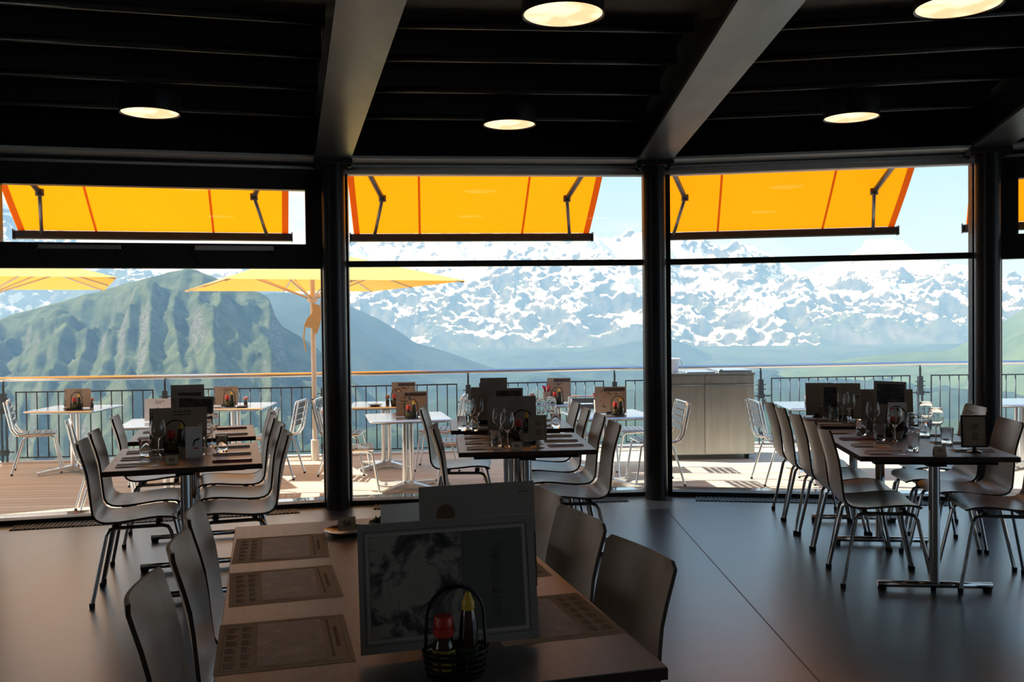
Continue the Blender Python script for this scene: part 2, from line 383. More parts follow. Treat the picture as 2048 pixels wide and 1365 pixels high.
# ceiling lights
m_diff, t, N, L = nt('warm_lamp_diffuser')
o = N.new('ShaderNodeOutputMaterial'); em = N.new('ShaderNodeEmission'); em.inputs[1].default_value = 1.25
L.new(ramp(t, tex(t, scale=6, detail=2), [(.42, (1, .78, .50)), (.60, (.96, .52, .27))]), em.inputs[0]); L.new(em.outputs[0], o.inputs[0])
lamps = [(-2.21, 5.72, 'round ceiling lamp over the left table row'), (0.0, 6.18, 'round ceiling lamp hanging between the two front columns'),
         (2.24, 6.09, 'round ceiling lamp over the right table row'), (.235, 3.98, 'large-looking round ceiling lamp nearest the top centre'),
         (1.90, 3.93, 'round ceiling lamp in the top right corner'), (-1.53, 3.48, 'round ceiling lamp cut off at the top left edge')]
def make_lamp():
    r_ = empty('ceiling_lamp')
    mb = MB(); mb.lathe([(.168, 2.805), (.176, 2.80), (.178, 2.92), (0, 2.92)], 40); mb.lathe([(.168, 2.805), (.168, 2.86), (0, 2.86)], 40); mb.build('housing', m_black_frame, r_)
    mb = MB(); mb.lathe([(0, 2.803), (.15, 2.803), (.168, 2.808)], 40); mb.build('diffuser', m_diff, r_)
    mb = MB(); mb.lathe([(.03, 2.92), (.03, 3.14)], 12); mb.build('ceiling_mount', m_black_frame, r_)
    return r_
for x, y, lb in lamps:
    inst('lamp', make_lamp, (x, y, 0), 0, lb, 'ceiling lamp', 'round ceiling lamps')
#PART2
# ================================================================ LANDSCAPE
def hz(px): return 642-.012*(px-1024)
def interp(pts, x):
    if x <= pts[0][0]: return pts[0][1]
    for a, b_ in zip(pts, pts[1:]):
        if x <= b_[0]:
            u = (x-a[0])/(b_[0]-a[0]); return a[1]+(b_[1]-a[1])*u
    return pts[-1][1]
def angles(pts):   # bearings and elevations of a skyline, as tangents
    return [((px-1024)/FPX, (hz(px)-py)/FPX) for px, py in pts]
def terrain(name, sky_, Yc, Y0, Yb, zb, nu, nv, disp, mat, label, a0=-.72, a1=.72, nb=10, shape=.9, cat='mountain'):
    prof = angles(sky_); vs = []; fs = []
    for j in range(nv+nb+1):
        for i in range(nu+1):
            a = a0+(a1-a0)*i/nu; zc = 1.5+interp(prof, a)*Yc
            if j <= nv:
                v = j/nv; Y = Y0+(Yc-Y0)*v; z = zb+(zc-zb)*(v**shape)
                env = min(1, v*5)*min(1, (1-v)*7+.05)
            else:
                v = (j-nv)/nb; Y = Yc+(Yb-Yc)*v; z = zc-(zc-zb)*v*.8; env = .05
            X = a*Y; dz, dy = disp(X, Y, v if j <= nv else 1.0, a); vs.append((X, Y+dy*env, z+dz*env))
    n = nu+1
    for j in range(nv+nb):
        for i in range(nu): k = j*n+i; fs.append((k, k+1, k+n+1, k+n))
    me = bpy.data.meshes.new(name); me.from_pydata(vs, [], fs); me.materials.append(mat)
    me.polygons.foreach_set('use_smooth', [True]*len(fs)); me.update()
    o = bpy.data.objects.new(name, me); C.objects.link(o); tag(o, label, cat); return o
NZ = noise
def rid(p, octv=6, gain=2.0, H=.9): return NZ.ridged_multi_fractal(Vector(p), H, 2.1, octv, 1.0, gain)
def land_mat(name, green1, green2, rock, sc, rockn=.62, snow=None):
    m, t, N, L = nt(name); b = N.new('ShaderNodeBsdfDiffuse'); o = N.new('ShaderNodeOutputMaterial'); L.new(b.outputs[0], o.inputs[0])
    n1 = tex(t, scale=sc, detail=8, rough=.62, coord='Object'); n2 = tex(t, scale=sc*6, detail=5, rough=.6)
    c = ramp(t, n1, [(.36, green1), (.62, green2)]); geo = N.new('ShaderNodeNewGeometry'); s = N.new('ShaderNodeSeparateXYZ'); L.new(geo.outputs['Normal'], s.inputs[0])
    st = math_(t, 'SUBTRACT', s.outputs[2], math_(t, 'MULTIPLY', math_(t, 'SUBTRACT', n2, .5), .5))
    f = ramp(t, st, [(rockn-.12, g(1)), (rockn+.06, g(0))]); nr = tex(t, scale=sc*5, detail=9, rough=.7, stretch=(1, .5, 1.6)); rk = ramp(t, nr, [(.36, tuple(q*.35 for q in rock)), (.62, tuple(q*1.7 for q in rock))]); c = mixc(t, f, c, rk)
    if snow:
        z0, z1, bias = snow; ps = N.new('ShaderNodeSeparateXYZ'); L.new(geo.outputs['Position'], ps.inputs[0])
        mr = N.new('ShaderNodeMapRange'); L.new(ps.outputs[2], mr.inputs[0]); mr.inputs[1].default_value = z0; mr.inputs[2].default_value = z1
        mr.inputs[3].default_value = 0; mr.inputs[4].default_value = 1; mr.clamp = True
        n3 = tex(t, scale=.00085, detail=3, rough=.5, stretch=(1, .6, 2.6), vec=(0, radians(24), 0), dist=.6); n4 = tex(t, scale=.0085, detail=10, rough=.80, stretch=(1, .35, 3.2), vec=(0, radians(22), 0))
        zr = ramp(t, mr.outputs[0], [(0, g(0)), (.16, g(.30)), (.45, g(.62)), (1, g(.74))])
        a = math_(t, 'ADD', math_(t, 'MULTIPLY', math_(t, 'SUBTRACT', zr, .55), 1.15), math_(t, 'MULTIPLY', math_(t, 'SUBTRACT', n3, .5), 3.1))
        a = math_(t, 'ADD', a, math_(t, 'MULTIPLY', math_(t, 'SUBTRACT', n4, .5), 1.9))
        a = math_(t, 'ADD', a, math_(t, 'MULTIPLY', math_(t, 'SUBTRACT', s.outputs[2], .79), 1.9))
        f = ramp(t, math_(t, 'ADD', a, .5+bias), [(.47, g(0)), (.53, g(1))]); c = mixc(t, f, c, (.93, .94, .96))
    L.new(c, b.inputs[0]); return m
m_snowmtn = land_mat('snowy_rock', (.07, .10, .045), (.12, .14, .07), (.12, .12, .12), .0016, .80, snow=(-230, 480, .10))
m_ravine = land_mat('ravined_green_slope', (.050, .070, .035), (.13, .15, .075), (.14, .135, .11), .03, .48)
m_forest = land_mat('dark_forest_slope', (.022, .036, .02), (.05, .068, .032), (.09, .09, .075), .01, .35)
m_meadow = land_mat('green_meadow_slope', (.07, .11, .035), (.14, .19, .06), (.12, .12, .08), .006, .4)
m_valley = land_mat('valley_pasture', (.022, .036, .022), (.07, .10, .045), (.08, .08, .06), .0045, .4)

far = [(-700, 300), (-200, 330), (0, 385), (40, 450), (100, 495), (150, 505), (260, 532), (330, 540), (400, 546), (480, 540), (560, 530), (620, 505), (690, 498), (730, 505), (770, 488), (800, 500), (850, 492), (900, 480), (940, 486), (1000, 483), (1060, 486), (1110, 488), (1150, 478), (1190, 487), (1215, 484), (1245, 490), (1268, 477), (1285, 484), (1330, 488), (1375, 512), (1440, 506), (1475, 498), (1520, 510), (1560, 532), (1600, 548), (1640, 548), (1680, 538), (1715, 515), (1745, 503), (1775, 492), (1800, 500), (1850, 524), (1900, 545), (1940, 560), (2000, 572), (2060, 585), (2300, 560), (2700, 520)]
def d_far(X, Y, v, a):
    w = NZ.noise(Vector((X/900, Y/900, 3)))*260
    r_ = rid(((X+w+Y*.45)/1900, (Y+w)/1500, .7), 8, 2.2, .75)-1.0
    q = rid(((X-Y*.2)/420, Y/600, 5.1), 5, 2.0, .8)-1.0
    q2 = rid((X/170, Y/240, 8.8), 4, 2.0, .9)-1.0
    q3 = rid((X/75, Y/110, 1.8), 3, 2.0, .9)-1.0
    return r_*250+q*70+q2*26+q3*8, 0
terrain('snowy_mountain_range', far, 9500, 5600, 12500, -380, 760, 260, d_far, m_snowmtn, 'far snow-covered rocky mountain range under the blue sky')
hillB = [(-300, 700), (300, 640), (450, 602), (520, 590), (560, 586), (600, 588), (640, 593), (700, 612), (760, 640), (800, 665), (830, 686), (900, 706), (970, 731), (1040, 752), (1100, 772), (1300, 840), (2600, 1000)]
def d_B(X, Y, v, a): return (rid((X/520+Y/900, Y/520, 9.3), 6)-1)*32, 0
terrain('forested_ridge', hillB, 3400, 1300, 4600, -420, 260, 90, d_B, m_forest, 'dark forested ridge falling to the right behind the first column')
hillC = [(1380, 900), (1430, 830), (1500, 762), (1560, 740), (1620, 729), (1700, 718), (1790, 708), (1900, 701), (1960, 672), (2000, 648), (2048, 618), (2200, 545), (2500, 470)]
terrain('green_alpine_slope', hillC, 3000, 1500, 4300, -320, 160, 70, lambda X, Y, v, a: ((rid((X/600, Y/500, 2.2), 6)-1)*22, 0), m_meadow, 'green alpine slope rising at the right edge of the view', a0=.18, a1=.75)
hillA = [(-900, 730), (-300, 680), (0, 641), (30, 630), (60, 621), (130, 604), (170, 590), (205, 582), (240, 571), (300, 555), (340, 545), (375, 539), (395, 541), (420, 551), (450, 562), (490, 577), (520, 586), (540, 600), (552, 635), (566, 655), (600, 672), (625, 690), (660, 722), (720, 775), (800, 840), (900, 940), (1000, 1200), (1300, 1400)]
def d_A(X, Y, v, a):
    w = NZ.noise(Vector((X/260, Y/420, 1.7)))*70
    Xa = a*1650+(1-v)*260*max(-.5, min(.6, (-.36-a)*4)); am = .55+.9*abs(NZ.noise(Vector((a*9, v*2, 5)))); s = abs(((Xa+w*1.1)/95.0) % 1.0-.5)*2
    s2 = abs(((Xa-w*.8)/41.0) % 1.0-.5)*2
    k = rid((X/180, Y/260, 4.4), 6)-1
    k2 = rid((X/60, Y/90, 6.4), 4)-1
    return ((s**1.2-.5)*46+(s2-.5)*20)*am*.85+k*26+k2*13, 0
terrain('ravined_green_mountain', hillA, 1650, 620, 2500, -330, 560, 150, d_A, m_ravine, 'green mountain with steep ravines on the left', a1=.28, shape=.8)
foot = [(300, 900), (560, 800), (760, 752), (880, 738), (1000, 716), (1090, 700), (1160, 706), (1230, 690), (1290, 682), (1340, 676), (1385, 694), (1430, 716), (1480, 734), (1540, 738), (1610, 722), (1690, 706), (1780, 698), (1880, 690), (2000, 684), (2300, 670)]
terrain('forested_foothills', foot, 5000, 3300, 5600, -420, 320, 80, lambda X, Y, v, a: ((rid((X/420+Y/900, Y/420, 3.3), 6)-1)*60, 0), m_forest, 'dark blue-green forested foothills below the snowy range', a0=-.40)
valley = [(-700, 800), (0, 800), (600, 775), (900, 752), (1000, 748), (1080, 741), (1180, 736), (1240, 737), (1330, 744), (1420, 742), (1500, 738), (1600, 742), (2100, 745), (2600, 745)]
terrain('valley_floor', valley, 4300, 420, 5600, -150, 300, 130, lambda X, Y, v, a: ((rid((X/600, Y/420, 7.7), 7)-1)*46+(rid((X/150, Y/130, 1.7), 4)-1)*9, 0), m_valley, 'hazy green valley below the terrace railing', shape=1.15, cat='valley')

# mountain air : a real, very thin haze between the terrace and the far range
m_haze, t, N, L = nt('mountain_haze')
vs_ = N.new('ShaderNodeVolumeScatter'); vs_.inputs['Color'].default_value = (.30, .58, 1, 1); vs_.inputs['Density'].default_value = .00028; vs_.inputs['Anisotropy'].default_value = 0
o = N.new('ShaderNodeOutputMaterial'); L.new(vs_.outputs[0], o.inputs['Volume'])
mb = MB(); mb.box(-13000, 13000, 260, 5500, -1200, 470); hb = mb.build('mountain_haze', m_haze); tag(hb, 'thin blue mountain haze in front of the ranges', 'haze', kind='stuff')

# ================================================================ TERRACE
RP = [(-8.3, 11.05), (-6.2, 11.25), (-4.28, 11.38), (-2.36, 11.53), (-.567, 11.80), (1.33, 12.05), (3.27, 12.17), (5.48, 12.42), (7.5, 12.35), (9.4, 12.0)]
mb = MB(); mb.prism([(-9, 5.4)]+[(-6.5, 5.86)]+[(p[0], p[1]+.06) for p in G[1:]]+[(10, 4.6), (9.6, 12.0)]+[(x, y+.06) for x, y in RP[::-1]]+[(-9, 11.0)], D-.25, D)
dk = mb.build('terrace_deck', m_deck)
struct(dk, 'wooden board deck of the terrace outside')
mb = MB()
for a, b_ in zip(RP, RP[1:]):
    d = Vector(b_)-Vector(a); mb.at((a[0], a[1], 0), atan2(d.y, d.x)); mb.box(0, d.length, -.02, .10, D-.10, D+.02)
struct(mb.build('deck_edge', m_concrete), 'pale edge strip of the terrace deck')
# handrail
mb = MB(); mb.tube([(x, y, .86) for x, y in RP], .029, 12); 
tag(mb.build('handrail', m_rail), 'long polished tubular handrail along the terrace edge', 'handrail')
postn = ['', 'far left', 'left, behind the table with number 40', 'beside the umbrella pole', 'left of the middle table row', 'just left of the second column', 'right of the steel cabinet', 'left of the right column', 'right of the right column', 'far right']
def make_post():
    r_ = empty('railing_post')
    mb = MB()
    for s_ in (-1, 1): mb.box(s_*.028-.006, s_*.028+.006, -.02, .02, D, .62)
    mb.box(-.011, .011, -.011, .011, .58, .80); mb.tube([(0, 0, .78), (0, 0, .845)], .010, 8); mb.build('post_bars', m_bal, r_)
    mb = MB()
    mb.box(-.030, .030, -.025, .025, .49, .69)
    for z in (.56, .62): mb.tube([(-.07, 0, z), (.07, 0, z)], .007, 6)
    mb.tube([(-.13, 0, .47), (.13, 0, .47)], .010, 6); mb.box(-.04, .04, -.035, .035, .44, .50); mb.build('upper_clamp', m_bal, r_)
    mb = MB(); mb.box(-.04, .04, -.03, .03, D+.10, D+.17); mb.tube([(-.11, 0, D+.14), (.11, 0, D+.14)], .008, 6)
    mb.build('lower_clamp', m_bal, r_)
    return r_
for k in range(1, len(RP)-1):
    d = Vector(RP[k+1])-Vector(RP[k-1])
    inst('post', make_post, (RP[k][0], RP[k][1], 0), atan2(d.y, d.x), 'grey railing post with clamps, '+postn[k], 'railing post', 'posts of the terrace railing')
bayn = ['off the left edge', 'at the far left behind the left outdoor table', 'behind the left table row', 'between the umbrella pole and the next post', 'behind the middle table row', 'behind the steel cabinet', 'behind the right table row', 'behind the right column', 'at the far right']
for k in range(0, len(RP)-1):
    a = Vector(RP[k]); b_ = Vector(RP[k+1]); d = b_-a; Ld = d.length; rz = atan2(d.y, d.x)
    root = empty('terrace_railing', (a.x, a.y, 0), rz); x0, x1 = .14, Ld-.14; zt, zb = .70, D+.07
    mb = MB(); mb.box(x0, x1, -.008, .008, zt-.008, zt+.008); mb.box(x0, x1, -.008, .008, zb-.008, zb+.008)
    mb.box(x0, x0+.014, -.008, .008, zb, zt); mb.box(x1-.014, x1, -.008, .008, zb, zt); mb.build('panel_frame', m_bal, root)
    nb_ = int(round((x1-x0)/.128)); bal = None
    for q in range(1, nb_):
        x = x0+(x1-x0)*q/nb_
        if bal is None:
            mb = MB(); mb.tube([(0, 0, zb), (0, 0, zt)], .0075, 6); bal = mb.build('baluster', m_bal, root, loc=(x, 0, 0))
        else:
            c = bal.copy(); C.objects.link(c); c.parent = root; c.location = (x, 0, 0)
    tag(root, 'railing panel of thin upright bars, '+bayn[k], 'railing', 'panels of the terrace railing')

# awnings
def awning(i, offx, wd, dist, label, zt=3.22, zb=2.36):
    p0 = Vector(G[i]); p1 = Vector(G[i+1]); d = (p1-p0).normalized(); nrm = Vector((-d.y, d.x)); mid = (p0+p1)/2+d*offx
    root = empty('awning', (mid.x, mid.y, 0), atan2(d.y, d.x))   # local +y points outwards
    h = wd/2; y0, y1 = .42, dist; th = .004
    def pt(x, s): return (x, y0+(y1-y0)*s, zt+(zb+.03-zt)*s-.03*sin(pi*s))
    mb = MB(); nx, ny = 14, 12
    for sgn in (0, 1):
        vs = [tuple(Vector(pt(-h+2*h*i_/nx, j/ny))+Vector((0, 0, -th*sgn))) for j in range(ny+1) for i_ in range(nx+1)]
        fs = [(j*(nx+1)+i_, j*(nx+1)+i_+1, (j+1)*(nx+1)+i_+1, (j+1)*(nx+1)+i_) for j in range(ny) for i_ in range(nx)]
        if sgn == 0: mb.add(vs, fs, 0, True)
    mb.build('fabric', m_awning, root, weld=False)
    for xs, ww in ((-h+.03, .03), (-h*.34-.13, .011), (h*.42, .011), (h-.03, .03)):
        mb = MB(); vs = [tuple(Vector(pt(x, j/ny))+Vector((0, 0, -.006))) for j in range(ny+1) for x in (xs-ww, xs+ww)]
        mb.add(vs, [(2*j, 2*j+1, 2*j+3, 2*j+2) for j in range(ny)], 0, True); mb.build('seam', m_awnseam, root, weld=False)
    mb = MB(); mb.box(-h-.03, h+.03, y1-.03, y1+.05, zb-.05, zb+.025, b=.012); mb.box(-h-.04, -h-.03, y1-.035, y1+.055, zb-.055, zb+.035); mb.box(h+.03, h+.04, y1-.035, y1+.055, zb-.055, zb+.035)
    mb.build('front_bar', m_frame, root)
    mb = MB(); mb.box(-h-.03, h+.03, .27, .44, zt-.08, zt+.10, b=.02); mb.build('cassette', m_frame, root)
    for s_ in (-1, 1):
        A = Vector((s_*(h-.32), .40, zt-.06)); B = Vector((s_*(h-.06-.18), y0+(y1-y0)*.40, zt+(zb-zt)*.40-.08)); E_ = Vector((s_*(h-.20), y1, zb-.01))
        B = Vector((s_*(h-.22), .42+(y1-.42)*.36, zt+(zb-zt)*.36-.07)); A.x = s_*(h-.04); B = Vector((s_*(h-.31), .42+(y1-.42)*.56, zt+(zb-zt)*.56-.07))
        mb = MB(); mb.tube([A, B], .026, 8); up = mb.build('folding_arm', m_beam, root)
        mb = MB(); mb.tube([B, E_], .017, 8); mb.build('forearm', m_beam, up)
        mb = MB(); mb.tube([B+Vector((0, 0, -.03)), B+Vector((0, 0, .03))], .036, 10); mb.build('elbow_joint', m_frame, up)
    tag(root, label, 'awning', 'orange folding-arm awnings')
awning(1, -.20, 2.42, 1.65, 'orange awning over the left window')
awning(2, -.12, 2.38, 1.65, 'orange awning over the window between the two front columns')
awning(3, -.17, 2.36, 1.70, 'orange awning right of the second column')
awning(4, -.15, 2.40, 1.70, 'orange awning cut off by the right picture edge')

# umbrellas
def make_umbrella():
    r_ = empty('terrace_umbrella'); hx, hy, ze, zp = 1.29, 1.75, 1.946, 2.40
    cs = [(-hx, -hy), (0, -hy), (hx, -hy), (hx, 0), (hx, hy), (0, hy), (-hx, hy), (-hx, 0)]
    mb = MB(); n = 8; vs = []; fs = []; rows = 8; seg = 6
    ring = []
    for k in range(8):
        a, b_ = cs[k], cs[(k+1) % 8]
        for q in range(seg): u = q/seg; ring.append((a[0]+(b_[0]-a[0])*u, a[1]+(b_[1]-a[1])*u, -.035*sin(pi*u)*0))
    nr = len(ring)
    for j in range(rows+1):
        s = j/rows
        for (x, y, dd) in ring: vs.append((x*s, y*s, zp+(ze-zp)*s))
    for j in range(rows):
        for i_ in range(nr): fs.append((j*nr+i_, j*nr+(i_+1) % nr, (j+1)*nr+(i_+1) % nr, (j+1)*nr+i_))
    mb.add(vs, fs, 0, False)
    mb.build('canopy', m_umb, r_)
    zr = 1.80
    for k, (x, y) in enumerate(cs):
        L_ = hypot(x, y); mb = MB(); mb.tube([(x*.02, y*.02, zp-.03), (x*.985, y*.985, ze-.012)], .011, 6); rb = mb.build('rib', m_pole, r_)
        s = min(.62, 1.05/L_); mb = MB(); mb.tube([(x/L_*.05, y/L_*.05, zr), (x*s, y*s, zp+(ze-zp)*s-.035)], .011, 6); mb.build('strut', m_pole, rb)
    mb = MB(); mb.tube([(0, 0, D), (0, 0, zp)], .030, 14); mb.lathe([(0, D), (.05, D), (.05, D+.25), (.03, D+.26)], 14); pl = mb.build('pole', m_pole, r_)
    mb = MB(); mb.tube([(0, -.03, .58), (.0, -.09, .58)], .012, 8); mb.tube([(-.05, -.09, .58), (.05, -.09, .585)], .009, 8); mb.build('crank', m_wire, pl)
    mb = MB(); mb.lathe([(.032, zr-.05), (.062, zr-.04), (.062, zr+.04), (.032, zr+.05)], 14); mb.build('runner', m_pole, r_)
    mb = MB()
    P_ = [(-.02, 1.74), (.07, 1.72), (.09, 1.60), (.07, 1.47), (.03, 1.36), (-.02, 1.44), (-.09, 1.45), (-.12, 1.47), (-.08, 1.56), (-.01, 1.63)]
    vs = [(x, -.05, z) for x, z in P_]+[(x, -.035, z) for x, z in P_]; n = len(P_)
    mb.add(vs, [tuple(range(n)), tuple(reversed(range(n, 2*n)))]+[(i_, (i_+1) % n, n+(i_+1) % n, n+i_) for i_ in range(n)])
    mb.tube([(-.11, -.045, 1.46), (-.13, -.05, 1.32), (-.10, -.045, 1.16)], .009, 6); mb.tube([(.09, -.04, 1.75), (.10, -.05, 1.40)], .010, 6)
    mb.build('tie_strap', m_cloth, r_)
    return r_
inst('umb', make_umbrella, (-2.41, 11.22, 0), radians(25.5), 'yellow square umbrella with its pole beside the first column', 'umbrella', 'yellow terrace umbrellas')
inst('umb', make_umbrella, (-6.30, 10.98, 0), radians(25.5), 'yellow square umbrella at the left picture edge', 'umbrella', 'yellow terrace umbrellas', scale=(1.1, 1.1, 1.035))

# stainless steel service cabinet
r_ = empty('service_cabinet', (2.25, 11.2, 0), radians(1))
mb = MB(); mb.box(-.60, .60, -.30, .30, D+.06, .83, b=.004); mb.box(-.61, .61, -.31, .31, .83, .855, b=.003); mb.build('cabinet_body', m_steel, r_)
for s_ in (-1, 1):
    x0, x1 = (-.585, -.012) if s_ < 0 else (.012, .585)
    mb = MB(); mb.box(x0, x1, -.318, -.30, D+.07, .70); dr = mb.build('door', m_steel, r_)
    mb = MB(); mb.box(x0+.005, x1-.005, -.335, -.312, .705, .722); mb.build('handle_strip', m_alu, dr)
    mb = MB(); mb.box(x0, x1, -.312, -.30, .735, .825); mb.build('upper_fascia', m_steel, r_)
for x in (-.52, .52):
    for y in (-.24, .24):
        mb = MB(); mb.tube([(x-.02, y, D+.028), (x+.02, y, D+.028)], .028, 12); mb.box(x-.03, x+.03, y-.025, y+.025, D+.045, D+.062); mb.build('caster', m_rubber, r_)
mb = MB(); mb.box(.18, .585, -.28, .26, .855, .885, b=.006); mb.box(.20, .23, -.285, -.25, .885, .895); mb.build('right_lid', m_alu, r_)
mb = MB(); mb.box(-.20, .14, -.28, .26, .855, .868, b=.004); mb.build('left_lid', m_alu, r_)
tag(r_, 'stainless steel service cabinet with two doors against the railing', 'cabinet')
r_ = empty('plastic_tub', (1.90, 11.2, .8555))
mb = MB(); mb.lathe([(0, 0), (.105, 0), (.13, .155), (.138, .158), (.138, .165), (.12, .165), (.095, .012), (0, .012)], 28); mb.build('tub_body', m_whiteplastic, r_)
mb = MB(); mb.tube([(.136, 0, .15), (.155, 0, .10), (.150, 0, .04)], .006, 6); mb.build('handle', m_whiteplastic, r_)
tag(r_, 'white plastic tub standing on the steel cabinet', 'tub')

# outdoor tables
def make_otable():
    r_ = empty('terrace_table'); zt = D+.73
    mb = MB(); mb.box(-.40, .40, -.40, .40, zt-.022, zt, b=.03); mb.box(-.34, .34, -.34, .34, zt-.035, zt-.022); mb.build('tabletop', m_alutop, r_)
    mb = MB(); mb.box(-.20, .20, -.03, .03, zt-.055, zt-.035); mb.box(-.03, .03, -.20, .20, zt-.055, zt-.035); mb.build('bracket', m_alu, r_)
    mb = MB()
    for s_ in (-1, 1): mb.tube([(s_*.032, 0, D+.05), (s_*.032, 0, zt-.05)], .027, 12)
    mb.build('column', m_alu, r_)
    for k in range(4):
        a = pi/4+k*pi/2; ca, sa = cos(a), sin(a); mb = MB(); mb.at((0, 0, 0), a)
        mb.add([(0, -.035, D+.085), (0, .035, D+.085), (.42, .018, D+.035), (.42, -.018, D+.035), (0, -.035, D+.03), (0, .035, D+.03), (.42, .018, D+.012), (.42, -.018, D+.012)],
               [(0, 3, 2, 1), (4, 5, 6, 7), (0, 1, 5, 4), (2, 3, 7, 6), (0, 4, 7, 3), (1, 2, 6, 5)]); mb.lathe([(0, D), (.018, D), (.018, D+.014), (0, D+.014)], 10, c=(.40, 0)); mb.build('foot', m_alu, r_)
    return r_
OT = [((-5.02, 10.58), 0, 'square metal terrace table at the far left'), ((-3.20, 10.66), 2, 'square metal terrace table left of the umbrella pole'),
      ((-3.36, 8.98), 13, 'square metal terrace table close outside the left window'), ((-1.46, 10.62), 6, 'square metal terrace table by the railing, right of the umbrella pole'),
      ((-1.05, 9.20), 12, 'square metal terrace table just right of the first column, near the glass'), ((.50, 10.62), 2, 'square metal terrace table by the railing with the red napkins'),
      ((.95, 9.22), 10, 'square metal terrace table just left of the second column'), ((3.28, 9.92), -4, 'square metal terrace table behind the right table row'),
      ((5.50, 10.02), -6, 'square metal terrace table right of the right column')]
for (x, y), a, lb in OT: inst('ot', make_otable, (x, y, 0), radians(a), lb, 'terrace table', 'metal terrace tables')
def make_ochair():
    r_ = empty('metal_chair'); z0 = D
    def side(x, dx):   # one side tube from back top to seat front
        return [(x, -.30, z0+.83), (x, -.27, z0+.68), (x, -.235, z0+.52), (x, -.19, z0+.455), (x, -.12, z0+.435), (x, .18, z0+.445)]
    mb = MB(); mb.tube([(-.21, -.265, z0+.66)]+[(-.21, -.295, z0+.80), (-.19, -.302, z0+.83), (.19, -.302, z0+.83), (.21, -.295, z0+.80)]+[(.21, -.265, z0+.66)], .011, 8)
    for s_ in (-1, 1):
        mb.tube(side(s_*.21, 0)[1:], .011, 8); mb.tube([(p[0]+s_*.004, p[1]-.030, p[2]-.004) for p in side(s_*.21, 0)[:5]], .010, 8)
    mb.tube([(-.21, .18, z0+.445), (.21, .18, z0+.445)], .011, 8); mb.build('tube_frame', m_alu, r_)
    mb = MB()
    for k in range(4):
        z = z0+.56+k*.066; y = -.245-(k*.066)*.22; mb.box(-.185, .185, y-.006, y+.006, z, z+.052)
    mb.build('back_slats', m_slat, r_)
    mb = MB()
    for k in range(6): y = -.15+k*.058; mb.box(-.198, .198, y, y+.048, z0+.447, z0+.457)
    mb.build('seat_slats', m_slat, r_)
    for sx_ in (-1, 1):
        mb = MB(); mb.tube([(sx_*.20, -.02, z0+.43), (sx_*.205, .13, z0+.43), (sx_*.212, .17, z0+.40), (sx_*.225, .235, z0+.012)], .011, 8); l_ = mb.build('leg', m_alu, r_)
        mb = MB(); mb.lathe([(0, z0), (.013, z0), (.013, z0+.02), (0, z0+.02)], 8, c=(sx_*.225, .235)); mb.build('foot_cap', m_rubber, l_)
        mb = MB(); mb.tube([(sx_*.20, -.04, z0+.43), (sx_*.205, -.12, z0+.42), (sx_*.212, -.155, z0+.38), (sx_*.225, -.265, z0+.012)], .011, 8); l_ = mb.build('leg', m_alu, r_)
        mb = MB(); mb.lathe([(0, z0), (.013, z0), (.013, z0+.02), (0, z0+.02)], 8, c=(sx_*.225, -.265)); mb.build('foot_cap', m_rubber, l_)
    return r_
OC = [(-5.46, 10.62, -66, 'shiny metal terrace chair at the far left, seen from its side'), (-3.62, 8.25, -62, 'metal terrace chair just outside the left window behind the plywood chairs'),
      (-3.72, 9.72, 175, 'metal terrace chair behind the table with the white menu'), (-2.60, 10.05, 88, 'metal terrace chair with bright slatted back left of the umbrella pole'),
      (-2.62, 8.95, 100, 'metal terrace chair seen between glasses of the left table row'), (-1.56, 9.05, -80, 'metal terrace chair right beside the first column with its seat towards the table'),
      (-1.86, 10.25, -90, 'metal terrace chair by the railing, half hidden by the first column'), (-.86, 10.50, 88, 'metal terrace chair with dark slatted back left of the middle menus'),
      (-.55, 9.45, 95, 'metal terrace chair behind the left plywood chairs of the middle row'), (.36, 9.28, -78, 'metal terrace chair seen right of the small framed drinks card'),
      (.86, 9.86, 185, 'metal terrace chair behind the table with the arched basket near the second column'), (1.42, 9.38, 96, 'metal terrace chair half hidden by the second column, nearer the glass'),
      (1.36, 10.28, 92, 'metal terrace chair half hidden by the second column, nearer the railing'), (2.74, 9.34, -88, 'metal terrace chair right of the steel cabinet')]
for x, y, a, lb in OC: inst('oc', make_ochair, (x, y, 0), radians(a), lb, 'terrace chair', 'metal terrace chairs')
#PART3
# ================================================================ INDOOR FURNITURE
ROW = {'40': ((-1.74, 4.87), radians(17)), '44': ((.085, 5.33), radians(4.5)), '42': ((2.28, 4.93), radians(-6.5)), '56': ((-.129, 1.867), radians(15))}
def L2W(row, lx, ly):
    (x, y), a = ROW[row]; return (x+lx*cos(a)-ly*sin(a), y+lx*sin(a)+ly*cos(a))
def rzr(row): return ROW[row][1]
TZ = .745
def make_table(wd, ln, legs):
    r_ = empty('dining_table')
    mb = MB(); mb.box(-wd/2+.002, wd/2-.002, .002, ln-.002, TZ-.003, TZ, 0); mb.box(-wd/2, wd/2, 0, ln, TZ-.028, TZ-.003, 1); mb.build('tabletop', [m_table, m_table_edge], r_)
    for ly in legs:
        mb = MB(); mb.tube([(0, ly, .045), (0, ly, TZ-.05)], .029, 16); cl = mb.build('pedestal_column', m_chrome, r_)
        mb = MB(); mb.tube([(-.30, ly, .032), (.30, ly, .032)], .018, 10); fb = mb.build('foot_bar', m_chrome, cl)
        for s_ in (-1, 1):
            mb = MB(); mb.lathe([(0, 0), (.022, 0), (.026, .022), (0, .022)], 10, c=(s_*.275, ly)); mb.build('foot_pad', m_rubber, cl)
        mb = MB(); mb.box(-wd/2+.09, wd/2-.09, ly-.03, ly+.03, TZ-.052, TZ-.028); mb.box(-.05, .05, ly-.05, ly+.05, TZ-.06, TZ-.05); mb.build('top_bracket', m_black_frame, r_)
    return r_
